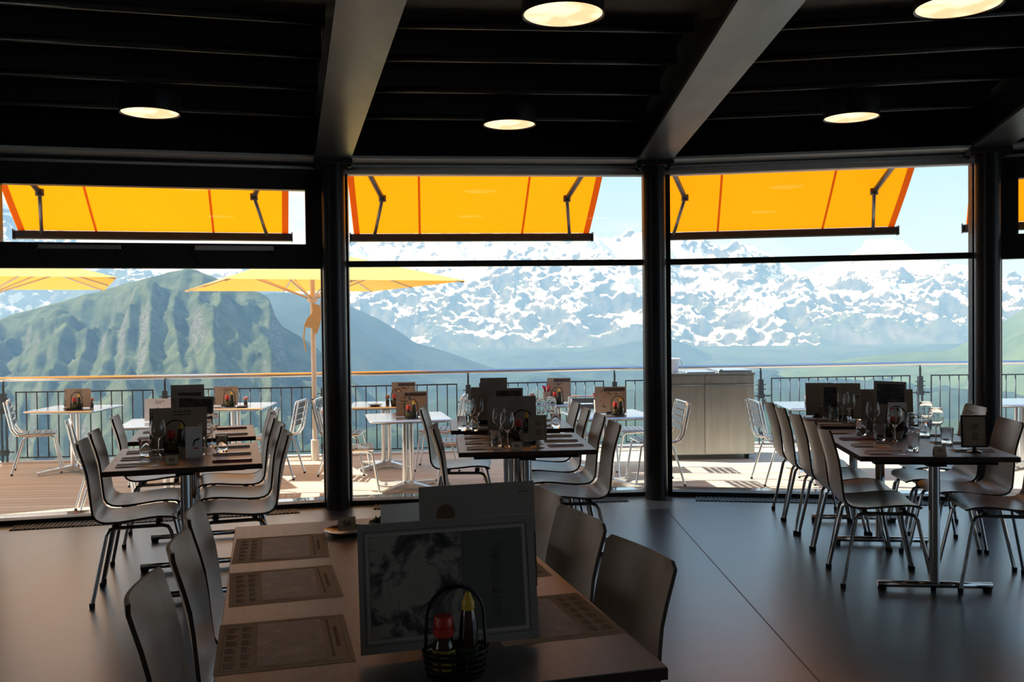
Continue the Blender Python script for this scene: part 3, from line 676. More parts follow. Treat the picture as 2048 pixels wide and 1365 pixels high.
for row, l0, ln, wd, legs, lb in [('40', 0, .93, .80, (.17, .84), 'brown dining table at the left with the small number 40 card'), ('40', 1.27, .74, .80, (.38,), 'brown dining table behind the front left table, closest to the left window'),
        ('44', 0, .82, .80, (.10, .72), 'brown dining table in the middle with the number 44 card'), ('44', 1.09, .72, .86, (.10, .62), 'brown dining table behind the front middle table, closest to the middle window'),
        ('42', 0, 1.22, .82, (.09, 1.14), 'brown dining table at the right with the black framed drinks card'), ('42', 1.43, .80, .82, (.40,), 'brown dining table behind the right table, closest to the right window'),
        ('56', 0, 1.74, .95, (.22, 1.5), 'large brown foreground table with paper placemats and number 56')]:
    o = make_table(wd, ln, legs); x, y = L2W(row, 0, l0); o.location = (x, y, 0); o.rotation_euler.z = rzr(row); tag(o, lb, 'table', None if row == '56' else 'brown dining tables')

# plywood chair : local +y is the front of the seat
PRF = [(.188, .430), (.180, .444), (.160, .453), (.11, .458), (.05, .455), (-.03, .446), (-.10, .440), (-.155, .440), (-.19, .446), (-.215, .462), (-.231, .490), (-.240, .53), (-.250, .58), (-.262, .64), (-.276, .70), (-.291, .76), (-.306, .81), (-.316, .845), (-.321, .862)]
def make_chair():
    r_ = empty('plywood_chair'); n = len(PRF); m = 12
    acc = [0]
    for a, b_ in zip(PRF, PRF[1:]): acc.append(acc[-1]+hypot(a[0]-b_[0], a[1]-b_[1]))
    Lt = acc[-1]
    def hw(s):
        base = .205 - .022*min(1, max(0, (s-.35)/.3)) + .006*min(1, max(0, (s-.7)/.2))
        e = min(s, Lt-s); rc = .024 if s > Lt/2 else .06
        if e < rc: base -= rc-sqrt(max(0, rc*rc-(rc-e)**2))
        return base
    outer = []; inner = []
    for i, (y, z) in enumerate(PRF):
        y0, z0_ = PRF[max(0, i-1)]; y1, z1_ = PRF[min(n-1, i+1)]; tx = Vector((y1-y0, z1_-z0_)).normalized(); nv = Vector((tx.y, -tx.x))  # points up / forward
        s = acc[i]; h = hw(s); backf = min(1, max(0, (s-.46)/.2)); 
        for k in range(m+1):
            tt = -1+2*k/m; x = tt*h; cz = (.030*backf*tt*tt if backf > 0 else 0)+(.010*(1-backf)*tt*tt)
            p = Vector((y, z))+nv*cz
            inner.append((x, p.x, p.y)); q = p-nv*.0115; outer.append((x, q.x, q.y))
    mb = MB(); N_ = (m+1); tot = n*N_; vs = inner+outer
    fI = [(i*N_+k, i*N_+k+1, (i+1)*N_+k+1, (i+1)*N_+k) for i in range(n-1) for k in range(m)]
    fO = [tuple(tot+q for q in reversed(f)) for f in fI]
    mb.add(vs, fI+fO, 0, True)
    rim = [k for k in range(N_)]+[i*N_+m for i in range(1, n)]+[(n-1)*N_+k for k in range(m-1, -1, -1)]+[i*N_ for i in range(n-2, 0, -1)]
    mb.add(vs, [(rim[q], rim[(q+1) % len(rim)], rim[(q+1) % len(rim)]+tot, rim[q]+tot) for q in range(len(rim))], 1, False)
    mb.build('seat_shell', [m_shell, m_shell_edge], r_)
    mb = MB()
    mb.box(-.17, .17, .085, .11, .415, .428); mb.box(-.17, .17, -.125, -.10, .405, .425)
    for s_ in (-1, 1):
        for y in (-.11, .10): mb.lathe([(0, .412), (.018, .412), (.018, .434), (0, .434)], 10, c=(s_*.11, y))
    mb.build('seat_frame', m_black_frame, r_)
    for s_ in (-1, 1):
        for f_, tg in ((1, 'front'), (-1, 'rear')):
            mb = MB(); mb.tube([(s_*.165, 0, .408), (s_*.168, f_*.12, .408), (s_*.172, f_*.148, .400), (s_*.178, f_*.163, .375), (s_*.205, f_*.235, .02)], .0105, 8); l_ = mb.build('leg', m_chrome, r_)
            mb = MB(); mb.lathe([(0, 0), (.014, 0), (.015, .022), (0, .024)], 10, c=(s_*.2055, f_*.2365)); mb.build('foot_cap', m_rubber, l_)
    return r_
CH = []
o_ = .29
CH += [('40', -.535+o_, .37, -90, 'plywood chair nearest the camera on the left side of the front left table'), ('40', -.535+o_, .86, -90, 'second plywood chair on the left side of the front left table'),
       ('40', -.515+o_, 1.74, -90, 'plywood chair on the left side of the table closest to the left window'),
       ('40', .54-o_, .34, 90, 'plywood chair nearest the camera on the right side of the front left table'), ('40', .53-o_, .83, 90, 'second plywood chair on the right side of the front left table'),
       ('40', .51-o_, 1.34, 90, 'third plywood chair along the right side of the left table row'), ('40', .51-o_, 1.77, 90, 'last plywood chair on the right side of the left table row'),
       ('44', -.53+o_, .30, -92, 'plywood chair nearest the camera on the left side of the front middle table'), ('44', -.62+o_, 1.50, -95, 'plywood chair with its pale back turned to the camera, left of the rear middle table'),
       ('44', .555-o_, .28, 90, 'plywood chair nearest the camera on the right side of the front middle table'), ('44', .55-o_, .77, 90, 'second plywood chair on the right side of the front middle table'),
       ('44', .53-o_, 1.25, 88, 'third plywood chair on the right side of the middle row'), ('44', .53-o_, 1.72, 90, 'last plywood chair on the right side of the middle row, by the window'),
       ('42', -.525+o_, .30, -92, 'plywood chair nearest the camera on the left side of the right table row'), ('42', -.52+o_, .73, -90, 'second plywood chair on the left side of the right table row'),
       ('42', -.53+o_, 1.16, -90, 'third plywood chair on the left side of the right table row'), ('42', -.55+o_, 1.60, -90, 'fourth plywood chair on the left side of the right table row'),
       ('42', -.56+o_, 2.03, -90, 'fifth plywood chair on the left side of the right table row, nearest the window'),
       ('42', .66-o_, .26, 88, 'plywood chair cut off by the right picture edge'), ('42', .64-o_, .72, 90, 'second plywood chair on the right side of the right table row'),
       ('42', .60-o_, 1.14, 90, 'third plywood chair on the right, behind the black framed card'), ('42', .78-o_, 1.62, 92, 'plywood chair seen behind the wine glasses, left of the right column'),
       ('56', -.645+o_, .53, -95, 'plywood chair in the lower left corner, at the foreground table'), ('56', -.60+o_, 1.01, -92, 'middle plywood chair on the left side of the foreground table'), ('56', -.59+o_, 1.46, -92, 'farthest plywood chair on the left side of the foreground table'),
       ('56', .635-o_, .50, 97, 'plywood chair nearest the camera on the right side of the foreground table'), ('56', .625-o_, .98, 95, 'middle plywood chair on the right side of the foreground table'), ('56', .63-o_, 1.42, 94, 'farthest plywood chair on the right side of the foreground table, half behind the menus')]
for row, lx, ly, a, lb in CH:
    x, y = L2W(row, lx, ly); inst('chair', make_chair, (x, y, 0), rzr(row)+radians(a), lb, 'chair', 'plywood chairs around the dining tables')

# ---------------------------------------------------------------- printed things
def picture_mat(name, cols, sc, dist=1.5, stretch=None):
    m = pbr(name, rough=.5); t = m.node_tree; b = [n for n in t.nodes if n.type == 'BSDF_PRINCIPLED'][0]
    t.links.new(ramp(t, tex(t, scale=sc, detail=7, rough=.65, dist=dist, stretch=stretch), cols), b.inputs['Base Color']); return m
m_pic = picture_mat('printed_scene', [(.36, (.02, .022, .025)), (.46, (.10, .09, .085)), (.54, (.38, .33, .29)), (.66, (.30, .27, .24))], 11, .6)
m_map = picture_mat('printed_map', [(.34, (.12, .13, .15)), (.52, (.20, .20, .215)), (.68, (.44, .38, .30))], 13, 1.2)
m_photo = picture_mat('printed_dark_photo', [(.35, (.02, .02, .022)), (.55, (.07, .065, .065)), (.70, (.20, .19, .18))], 18, .8, (1, 1, 2.5))
m_ink2d = pbr('worn_dark_ink', (.085, .085, .085), .7)
m_greygreen = pbr('grey_green_print', (.13, .13, .115), .6, noise_amt=.08)
m_eggbrown = pbr('printed_brown_ball', (.15, .085, .05), .5)
m_lightframe = pbr('board_border', (.46, .40, .35), .6)
m_border = pbr('menu_grey_paper', (.30, .265, .245), .6)
def textbars(mb, x0, x1, z0, z1, n, mi, y, rnd, hgt=.45, flat=None):
    dz = (z1-z0)/n
    for k in range(n):
        z = z0+dz*k; L_ = (x1-x0)*(0.55+.45*rnd.random()); x = x0; 
        while x < x0+L_-.002:
            wl = min(x0+L_-x, .004+.008*rnd.random())
            if flat is None: mb.box(x, x+wl, y, y+.0004, z+dz*.2, z+dz*(.2+hgt), mi)
            else: mb.box(x, x+wl, z+dz*.2, z+dz*(.2+hgt), flat, flat+.0003, mi)
            x += wl+.002
def text(parent, s, size, loc, rot, mat, shear=0, name='lettering'):
    c = bpy.data.curves.new(name, 'FONT'); c.body = s; c.size = size; c.extrude = .0002; c.align_x = 'CENTER'; c.align_y = 'CENTER'; c.shear = shear; c.materials.append(mat)
    tmp = bpy.data.objects.new(name, c); C.objects.link(tmp); bpy.context.view_layer.update(); me = bpy.data.meshes.new_from_object(tmp.evaluated_get(bpy.context.evaluated_depsgraph_get())); bpy.data.objects.remove(tmp); bpy.data.curves.remove(c)
    me.materials.clear(); me.materials.append(mat); me.name = name; o = bpy.data.objects.new(name, me); C.objects.link(o); o.parent = parent; o.location = loc; o.rotation_euler = rot; return o
def card(x, y, zb, w_, h_, rz, style, label, tilt=8, lean=0, foot=True, cat='menu card', group=None):
    rnd = random.Random(int(abs(x*1000)+abs(y*77))); z0 = zb-TZ
    r_ = empty('menu_card', (x, y, TZ if zb > .7 else D+.7305), rz); base = r_.location.z; dz = zb-base
    bd = MB(); hw_ = w_/2; F = -.0026
    mats = {'big': m_border, 'egg': m_border, 'plain': m_white, 'framed': m_tanboard, 'black': m_tanboard, 'photo': m_greypaper, 'flag': m_white, 'tan': m_tanboard, 'grey': m_greypaper, 'out': m_greypaper, 'whitemenu': m_white, 'portrait': m_greypaper, 'pscene': m_tanboard}
    ml = [mats[style], m_ink, m_pic, m_greygreen, m_photo, m_ink2, m_lightframe, m_red, m_tanboard, m_eggbrown]
    bd.box(-hw_, hw_, -.0022, .0022, 0, h_, 0)
    def fr(a, b_, c_, d_, wd, mi):
        bd.box(a, b_, F, -.002, c_, c_+wd, mi); bd.box(a, b_, F, -.002, d_-wd, d_, mi); bd.box(a, a+wd, F, -.002, c_+wd, d_-wd, mi); bd.box(b_-wd, b_, F, -.002, c_+wd, d_-wd, mi)
    if style == 'big':
        fr(-hw_+.012, hw_-.018, .018, h_-.018, .0012, 1); fr(-hw_+.018, hw_-.024, .024, h_-.024, .005, 6)
        bd.box(-hw_+.026, .03, F, -.002, .032, h_-.030, 2); bd.box(.03, hw_-.032, F, -.002, .032, h_-.030, 3)
    elif style == 'egg':
        n = 28; bd.add([(-hw_+.072+.026*cos(2*pi*k/n), F, h_-.078+.028*sin(2*pi*k/n)) for k in range(n)], [tuple(range(n))], 9)
        bd.add([(-hw_+.0, F+.0002, 0), (hw_, F+.0002, 0), (hw_, F+.0002, h_*.50), (hw_-.03, F+.0002, h_*.56), (hw_-.07, F+.0002, h_*.66), (hw_-.12, F+.0002, h_*.50), (.02, F+.0002, h_*.48), (-.02, F+.0002, h_*.60), (-.05, F+.0002, h_*.64), (-.09, F+.0002, h_*.56), (-hw_, F+.0002, h_*.50)], [tuple(range(11))], 4)
        textbars(bd, hw_-.045, hw_-.015, h_-.03, h_-.024, 1, 1, F, rnd)
    elif style in ('framed', 'black'):
        fr(-hw_+.006, hw_-.006, .006, h_-.006, .001, 5)
        if style == 'framed': fr(-hw_+.014, hw_-.014, .014, h_-.014, .0012, 1)
        textbars(bd, -.012, .030, h_*.58, h_*.78, 3, 1, F, rnd); textbars(bd, -.012, .032, h_*.20, h_*.46, 4, 1, F, rnd)
    elif style == 'photo':
        bd.box(-hw_+.02, hw_-.012, F, -.002, .015 if h_ < .25 else h_*.52, h_-.018, 4)
    elif style == 'portrait':
        fr(-hw_+.012, hw_-.012, .012, h_-.014, .004, 6); bd.box(-hw_+.045, hw_-.02, F, -.002, .06, h_-.055, 4)
    elif style == 'flag':
        bd.add([(-.008, F, h_*.36), (-.004, F, h_*.36), (.010, F, h_*.54), (.030, F, h_*.57), (.030, F, h_*.64), (.0, F, h_*.58)], [(0, 1, 2, 3, 4, 5)], 1)
        bd.box(-.004, .024, F, -.002, h_*.29, h_*.33, 7)
    elif style in ('out', 'grey', 'tan', 'whitemenu', 'pscene'):
        if style == 'out':
            bd.box(-hw_*.45, hw_-.012, F, -.002, h_-.045, h_-.012, 4)
            bd.box(-hw_*.76, hw_*.80, F-.006, -.002, .010, h_-.052, 8); Ff = F-.0066; hx = hw_*.7
            for k in range(16):
                a = rnd.random(); px_, pz_ = (-hx+rnd.random()*.05, .05+rnd.random()*(h_-.15)) if a < .5 else (-hx+.03+rnd.random()*(hx*1.3), h_-.085+rnd.random()*.02)
                bd.box(px_, px_+.006+.012*rnd.random(), Ff, F-.006, pz_, pz_+.004+.010*rnd.random(), 1)
        elif style == 'pscene':
            bd.box(-hw_*.75, -.02, F, -.002, .03, h_-.03, 4); bd.box(hw_*.25, hw_*.55, F, -.002, h_*.5, h_-.03, 2)
        elif style == 'tan':
            bd.box(-hw_+.004, -hw_+.02, F, -.002, .02, h_-.01, 2); textbars(bd, -.03, .08, h_-.05, h_-.015, 2, 1, F, rnd)
        elif style == 'whitemenu':
            textbars(bd, -hw_*.3, hw_*.5, h_*.75, h_*.92, 2, 5, F, rnd); bd.box(-hw_*.15, -hw_*.05, F, -.002, h_*.2, h_*.6, 5)
        else:
            textbars(bd, -hw_*.1, hw_*.6, h_*.3, h_*.9, 9, 5, F, rnd)
    b_ = bd.build('printed_board', ml, r_, loc=(0, 0, dz)); b_.rotation_euler = (-radians(tilt), radians(lean), 0)
    if style == 'black':
        mb = MB(); e = .008; mb.box(-hw_-e, hw_+e, -.006, .006, -e, 0); mb.box(-hw_-e, hw_+e, -.006, .006, h_, h_+e); mb.box(-hw_-e, -hw_, -.006, .006, 0, h_); mb.box(hw_, hw_+e, -.006, .006, 0, h_)
        mb.build('black_frame', m_black_frame, b_)
    if foot:
        mb = MB()
        if style in ('framed', 'black'): mb.lathe([(0, 0), (.043, 0), (.040, .006), (.014, .014), (.008, max(.02, dz)), (0, max(.02, dz))], 20); 
        else: mb.box(-min(.05, hw_*.6), min(.05, hw_*.6), -.028, .028, 0, .010, b=.003); mb.box(-.04, .04, -.009, .009, .008, max(.022, dz+.012))
        mb.build('card_foot', m_ceramic if style == 'black' else (m_shell if style == 'framed' else m_black_frame), r_)
    if style == 'big': text(b_, 'Menükarte', .040, (.112, -.0031, h_*.52), (pi/2, pi/2, 0), m_ink2d, .4)
    tag(r_, label, cat, group); return r_
r56, r40, r44, r42 = rzr('56'), rzr('40'), rzr('44'), rzr('42')
card(-.145, 2.10, .757, .415, .287, r56, 'big', 'large landscape menu card with sketched scene in the foreground, lettered on its side', tilt=9)
card(-.095, 2.52, .760, .325, .292, r56, 'egg', 'grey menu card with a round brown ball picture behind the large foreground menu', tilt=5)
card(-.33, 2.74, .752, .15, .205, r56+.35, 'plain', 'plain pale folded card left behind the foreground menus', tilt=5, lean=3)
card(-2.03, 5.60, .752, .330, .245, r40, 'tan', 'wide tan menu card standing on the front left table', tilt=7)
card(-2.26, 6.42, .782, .22, .30, r40, 'portrait', 'tallest portrait menu card at the back of the left row', tilt=6)
card(-2.17, 6.27, .80, .245, .215, r40, 'photo', 'dark photo card leaning in front of the tall card in the left row', tilt=8, lean=4)
card(-1.80, 5.20, .747, .090, .178, r40, 'flag', 'narrow white drinks card with a black flag shape on the front left table', tilt=5, foot=False)
card(-.005, 6.0, .752, .318, .257, r44, 'grey', 'wide grey-brown menu card standing on the front middle table', tilt=7)
card(.145, 5.47, .789, .110, .150, r44, 'framed', 'small framed drinks card on a round foot on the front middle table', tilt=3)
card(-.135, 6.66, .785, .195, .305, r44, 'grey', 'tallest portrait menu card at the back of the middle row', tilt=5)
card(-.205, 6.78, .76, .20, .255, r44, 'grey', 'menu card behind and left of the tallest card in the middle row', tilt=5)
card(-.03, 6.52, .80, .21, .225, r44, 'photo', 'dark photo card right of the tallest card in the middle row', tilt=7)
card(2.45, 6.00, .762, .205, .315, r42, 'photo', 'tall card with a dark mountain photo in the right table row', tilt=8, lean=2.5)
card(2.395, 6.075, .752, .20, .268, r42, 'grey', 'grey card left behind the tall photo card in the right row', tilt=5)
card(2.54, 6.09, .752, .20, .265, r42, 'pscene', 'card with small pictures right behind the tall photo card in the right row', tilt=5)
card(2.445, 5.86, .752, .112, .20, r42, 'flag', 'narrow pale drinks card in front of the tall photo card in the right row', tilt=5, foot=False)
card(2.535, 5.07, .782, .122, .160, r42, 'black', 'black framed drinks card on a round foot at the front of the right table', tilt=4)
card(2.43, 6.86, .757, .30, .25, r42-.05, 'pscene', 'wide card with pictures on the rear right table', tilt=6)
card(2.32, 6.98, .757, .20, .245, r42, 'grey', 'grey card at the left end of the rear right table cards', tilt=6)
card(2.515, 6.66, .770, .12, .150, r42, 'black', 'black framed drinks card on the rear right table', tilt=4)
for x, y, w_, h_, rz, st, lb in [(-4.98, 10.56, .30, .215, 0, 'tan', 'pinkish menu card on the far left terrace table'), (-3.30, 10.62, .275, .215, 0, 'tan', 'menu card on the terrace table left of the umbrella pole'),
        (-3.44, 8.98, .27, .215, .2, 'whitemenu', 'bright white menu card on the terrace table outside the left window'), (-1.24, 10.50, .27, .25, .05, 'out', 'double menu card on the railing-side table right of the umbrella pole'),
        (-1.00, 9.13, .31, .245, .05, 'out', 'double menu card on the terrace table right of the first column'), (.53, 10.52, .27, .275, 0, 'out', 'double menu card beside the red napkins on the terrace'),
        (.975, 9.18, .31, .265, -.02, 'out', 'double menu card on the terrace table left of the second column')]:
    card(x, y, D+.738, w_, h_, rz, st, lb, tilt=6)

# table number tents
def tent(x, y, z, rz, s, label, w_=.062, h_=.045):
    r_ = empty('number_card', (x, y, z), rz); d_ = .022
    mb = MB(); tk = .0012
    mb.add([(-w_/2, -d_, 0), (w_/2, -d_, 0), (w_/2, 0, h_), (-w_/2, 0, h_), (-w_/2, d_, 0), (w_/2, d_, 0), (-w_/2, -d_+tk, 0), (w_/2, -d_+tk, 0), (w_/2, 0, h_-tk*2), (-w_/2, 0, h_-tk*2), (-w_/2, d_-tk, 0), (w_/2, d_-tk, 0)],
           [(0, 1, 2, 3), (3, 2, 5, 4), (9, 8, 7, 6), (10, 11, 8, 9), (0, 3, 9, 6), (3, 4, 10, 9), (1, 7, 8, 2), (2, 8, 11, 5), (0, 6, 7, 1), (4, 5, 11, 10)])
    mb.build('folded_card', m_paper, r_)
    an = atan2(h_, d_); text(r_, s, .030, (0, -d_/2-.0012, h_*.5), (an, 0, 0), m_ink, name='table_number'); tag(r_, label, 'number card', 'table number cards'); return r_
tent(-1.86, 5.02, TZ, r40, '40', 'small folded card with number 40 at the front of the left table')
tent(.02, 5.40, TZ, r44, '44', 'small folded card with number 44')
tent(2.315, 5.01, TZ, r42, '42', 'small folded card with number 42 at the front of the right table')
tent(-.60, 3.30, TZ+.014, r56, '56', 'small folded card with number 56 on a dark dish')
tent(-.555, 6.55, TZ, r44+.6, '43', 'small folded card on the left front corner of the rear middle table') if False else None

# condiment basket with bottles
def make_basket():
    r_ = empty('condiment_basket')
    mb = MB()
    for k in range(5):
        z = .004+k*.013; a_, b_ = .062+.002*k, .040+.0015*k; mb.tube([(a_*cos(2*pi*q/20), b_*sin(2*pi*q/20), z) for q in range(21)], .0035, 5, caps=False)
    for q in range(14):
        a = 2*pi*q/14; mb.tube([(.060*cos(a), .039*sin(a), 0), (.071*cos(a), .046*sin(a), .062)], .0028, 5)
    mb.lathe([(0, .001), (.058, .001), (.058, .003), (0, .003)], 20); mb.build('wicker_bowl', m_wire, r_)
    mb = MB(); P_ = [(-.066, 0, .05)]+[(-.062*cos(pi*q/12), 0, .125+.065*sin(pi*q/12)) for q in range(13)]+[(.066, 0, .05)]
    mb.tube(P_, .004, 6); mb.tube([(p[0], p[1]+.003*sin(i*2.2), p[2]+.002*cos(i*2.2)) for i, p in enumerate(P_)], .0035, 5); mb.build('arched_handle', m_wire, r_)
    return r_
def make_bottle_red():
    r_ = empty('seasoning_bottle')
    mb = MB(); mb.lathe([(0, 0), (.023, 0), (.025, .004), (.025, .060), (.019, .078), (.015, .086), (0, .086)], 18); mb.build('bottle_glass', m_darkglass, r_)
    mb = MB(); mb.lathe([(.0255, .012), (.0255, .034)], 18); mb.lathe([(.0255, .042), (.0255, .056)], 18); mb.build('yellow_label', m_ylabel, r_)
    mb = MB(); mb.lathe([(.0253, .034), (.0257, .036), (.0257, .041), (.0253, .043)], 18); mb.build('green_band', m_glabel, r_)
    mb = MB(); mb.lathe([(0, .125), (.018, .125), (.021, .119), (.021, .104), (.019, .102), (.016, .084), (.021, .083), (.023, .088), (.023, .100), (0, .103)], 18); mb.build('red_cap', m_red, r_)
    return r_
def make_bottle_yellow():
    r_ = empty('sauce_bottle')
    mb = MB(); mb.lathe([(0, 0), (.020, 0), (.022, .004), (.021, .085), (.017, .120), (.0125, .138), (0, .138)], 16); mb.build('bottle_glass', m_darkglass, r_)
    mb = MB(); mb.lathe([(.0225, .030), (.0222, .055)], 16); mb.build('green_label', m_glabel, r_)
    mb = MB(); mb.lathe([(.0135, .134), (.0145, .137), (.014, .150), (.010, .158), (.005, .172), (0, .172)], 14); mb.build('yellow_cap', m_yellow, r_)
    return r_
BK = [(-.128, 1.962, TZ, r56, 'in the foreground, in front of the large menu'), (-2.00, 5.47, TZ, r40, 'on the front left table'), (.06, 5.84, TZ, r44, 'on the front middle table behind the wine glasses'), (2.40, 5.78, TZ, r42, 'on the front right dining table'),
      (-4.92, 10.42, D+.7305, 0, 'on the far left terrace table'), (-3.22, 10.50, D+.7305, 0, 'on the terrace table left of the umbrella pole'), (-1.30, 10.36, D+.7305, 0, 'on the railing-side table right of the umbrella pole'), (-.99, 8.99, D+.7305, .1, 'on the terrace table right of the first column'),
      (.50, 10.38, D+.7305, 0, 'beside the red napkins on the terrace'), (1.03, 9.05, D+.7305, -.1, 'on the terrace table left of the second column')]
for x, y, z, rz, lb in BK:
    inst('basket', make_basket, (x, y, z), rz, 'black wicker basket with arched handle '+lb, 'basket', 'condiment baskets')
    dx, dy = cos(rz), sin(rz)
    inst('bred', make_bottle_red, (x-.026*dx, y-.026*dy, z+.004), rz, 'squat brown seasoning bottle with red cap '+lb, 'bottle', 'red-capped bottles')
    inst('byel', make_bottle_yellow, (x+.028*dx, y+.028*dy, z+.004), rz, 'slim dark sauce bottle with yellow cap '+lb, 'bottle', 'yellow-capped bottles')

# plant pots
def make_plant(dish=False):
    r_ = empty('plant_pot')
    mb = MB(); mb.lathe([(0, 0), (.026, 0), (.030, .02), (.040, .052), (.042, .056), (.038, .056), (.034, .046), (0, .046)], 20); mb.build('pot', m_pot, r_)
    rr = random.Random(3); mb = MB()
    for k in range(46):
        a = rr.random()*6.28; el = .2+rr.random()*1.2; L_ = .022+.018*rr.random(); b0 = Vector((.020*cos(a)*rr.random(), .020*sin(a)*rr.random(), .046)); d = Vector((cos(a)*cos(el), sin(a)*cos(el), sin(el)))
        s_ = d.cross(Vector((0, 0, 1))).normalized()*.005; m_ = b0+d*L_*.5; up = Vector((0, 0, .002))
        mb.add([b0, m_+s_, b0+d*L_, m_-s_, m_+up], [(0, 1, 4), (1, 2, 4), (2, 3, 4), (3, 0, 4), (0, 3, 2, 1)])
    mb.build('leaves', m_green, r_); return r_
for x, y, z, lb, s_ in [(-1.87, 5.27, TZ, 'small green plant in a pale pot on the front left table', 1.05), (.085, 5.66, TZ, 'bushy green plant bowl on the front middle table', 1.25), (-.475, 3.25, TZ, 'spiky succulent pot beside the number 56 card', .95), (2.36, 5.66, TZ, 'small potted plant among the glasses of the right table', .9)]:
    o = inst('plant', make_plant, (x, y, z), 0, lb, 'plant', 'small table plants', scale=(s_, s_, s_))
# dark dish under the 56 card and salt cellars
def make_dish():
    r_ = empty('dark_dish'); mb = MB(); mb.lathe([(0, 0), (.045, 0), (.075, .010), (.082, .014), (.080, .016), (.045, .006), (0, .006)], 28); mb.build('dish_body', m_ceramic, r_); return r_
for x, y, z, lb in [(-.60, 3.30, TZ, 'dark round dish under the number 56 card'), (-4.98, 10.40, D+.7305, 'dark round dish on the far left terrace table'), (-3.06, 10.42, D+.7305, 'dark round dish on the terrace table left of the umbrella pole'), (-1.55, 10.40, D+.7305, 'dark round dish on the railing-side table right of the umbrella pole'), (.27, 10.40, D+.7305, 'dark round dish beside the red napkins on the terrace'), (.11, 5.69, TZ, 'dark round dish behind the number 44 card')]:
    if z > .7 and y > 5.6 or True:
        inst('dish', make_dish, (x, y, z), 0, lb, 'dish', 'dark round dishes')
bpy.data.objects  # plant stands beside its dish
# flowers on the terrace tables
def make_flower():
    r_ = empty('flower_vase'); mb = MB(); mb.lathe([(0, 0), (.020, 0), (.024, .03), (.016, .055), (.018, .06), (0, .058)], 14); mb.build('vase', m_ceramic, r_)
    rr = random.Random(5); mb = MB()
    for k in range(12):
        a = rr.random()*6.28; r0_ = .028*rr.random(); c_ = Vector((r0_*cos(a), r0_*sin(a), .075+.03*rr.random())); mb.tube([c_-Vector((0, 0, .012)), c_, c_+Vector((0, 0, .006))], [.003, .011, .004], 7)
    mb.build('blossoms', m_petal, r_)
    mb = MB()
    for k in range(8): a = k*.8; mb.tube([(0, 0, .055), (.02*cos(a), .02*sin(a), .08)], .0015, 5)
    mb.build('stems', m_green, r_); return r_
m_petal = pbr('red_white_petals', (.60, .25, .22), .6, noise_amt=.6, nscale=90)
for x, y, lb in [(-4.86, 10.66, 'small vase of reddish flowers on the far left terrace table'), (-3.06, 10.58, 'small vase of reddish flowers left of the umbrella pole'), (-1.43, 10.55, 'small vase of dark red flowers on the railing-side table'), (.22, 10.56, 'small vase of pink flowers beside the red napkins'), (3.12, 9.80, 'small vase of pink flowers on the terrace table behind the right row')]:
    inst('flower', make_flower, (x, y, D+.7305), 0, lb, 'flowers', 'flower vases on the terrace tables')
# napkin beakers
def make_beaker():
    r_ = empty('napkin_beaker'); mb = MB(); mb.lathe([(0, 0), (.034, 0), (.042, .13), (.039, .13), (.032, .006), (0, .006)], 18); mb.build('beaker', m_pot, r_)
    mb = MB()
    for k in range(5): a = k*1.26; mb.add([(0, 0, .06), (.03*cos(a), .03*sin(a), .13), (.052*cos(a+.4), .052*sin(a+.4), .20), (.012*cos(a), .012*sin(a), .19), (.004, .004, .06)], [(0, 1, 2, 3), (4, 3, 2, 1)])
    mb.build('red_napkins', m_napkin_red2, r_); return r_
m_napkin_red2 = pbr('red_napkins', (.42, .03, .05), .8)
for x, y, lb in [(.385, 10.50, 'beaker of bright red napkins on the terrace table by the railing'), (.86, 9.34, 'beaker of napkins behind the double menu left of the second column')]:
    inst('beaker', make_beaker, (x, y, D+.7305), 0, lb, 'napkin beaker', 'napkin beakers on the terrace')

# glasses
def make_wine():
    mb = MB(); mb.lathe([(.0, 0), (.034, 0), (.034, .0015), (.012, .005), (.0045, .012), (.0038, .05), (.0045, .085), (.012, .094), (.028, .106), (.041, .126), (.0445, .146), (.042, .170), (.0355, .205), (.0347, .2055), (.0345, .205), (.0412, .170), (.0437, .146), (.040, .1265), (.0275, .1075), (.012, .098), (0, .096)], 24)
    return mb.build('wine_glass', m_glass)
def make_tumbler():
    mb = MB(); mb.lathe([(0, 0), (.029, 0), (.031, .003), (.0365, .098), (.036, .099), (.0355, .098), (.0298, .012), (0, .010)], 24)
    return mb.build('tumbler', m_glass)
WG = [(-2.055, 5.34, 'wine glass left of the basket on the front left table'), (-1.79, 5.36, 'wine glass right of the white drinks card on the front left table'), (-1.86, 5.70, 'wine glass at the back right of the front left table'),
      (-.035, 5.53, 'front wine glass beside the tumbler on the front middle table'), (-.085, 5.80, 'rear wine glass of the pair on the front middle table'), (-.30, 6.44, 'wine glass nearest the edge left of the rear middle cards'), (-.25, 6.58, 'wine glass just left of the rear middle cards'), (.20, 6.52, 'wine glass right behind the small framed drinks card'), (.27, 6.62, 'wine glass farther right behind the small framed drinks card'),
      (2.31, 5.92, 'wine glass left of the narrow drinks card in the right row'), (2.30, 5.56, 'wine glass in the middle of the right table'), (2.28, 5.24, 'wine glass nearest the camera on the right table'), (2.52, 5.50, 'wine glass left of the black framed card, on the near right table'), (2.64, 5.90, 'wine glass behind, left of the right column'), (2.41, 6.86-.12, 'left wine glass on the rear right table'), (2.39, 6.56, 'right wine glass on the rear right table')]
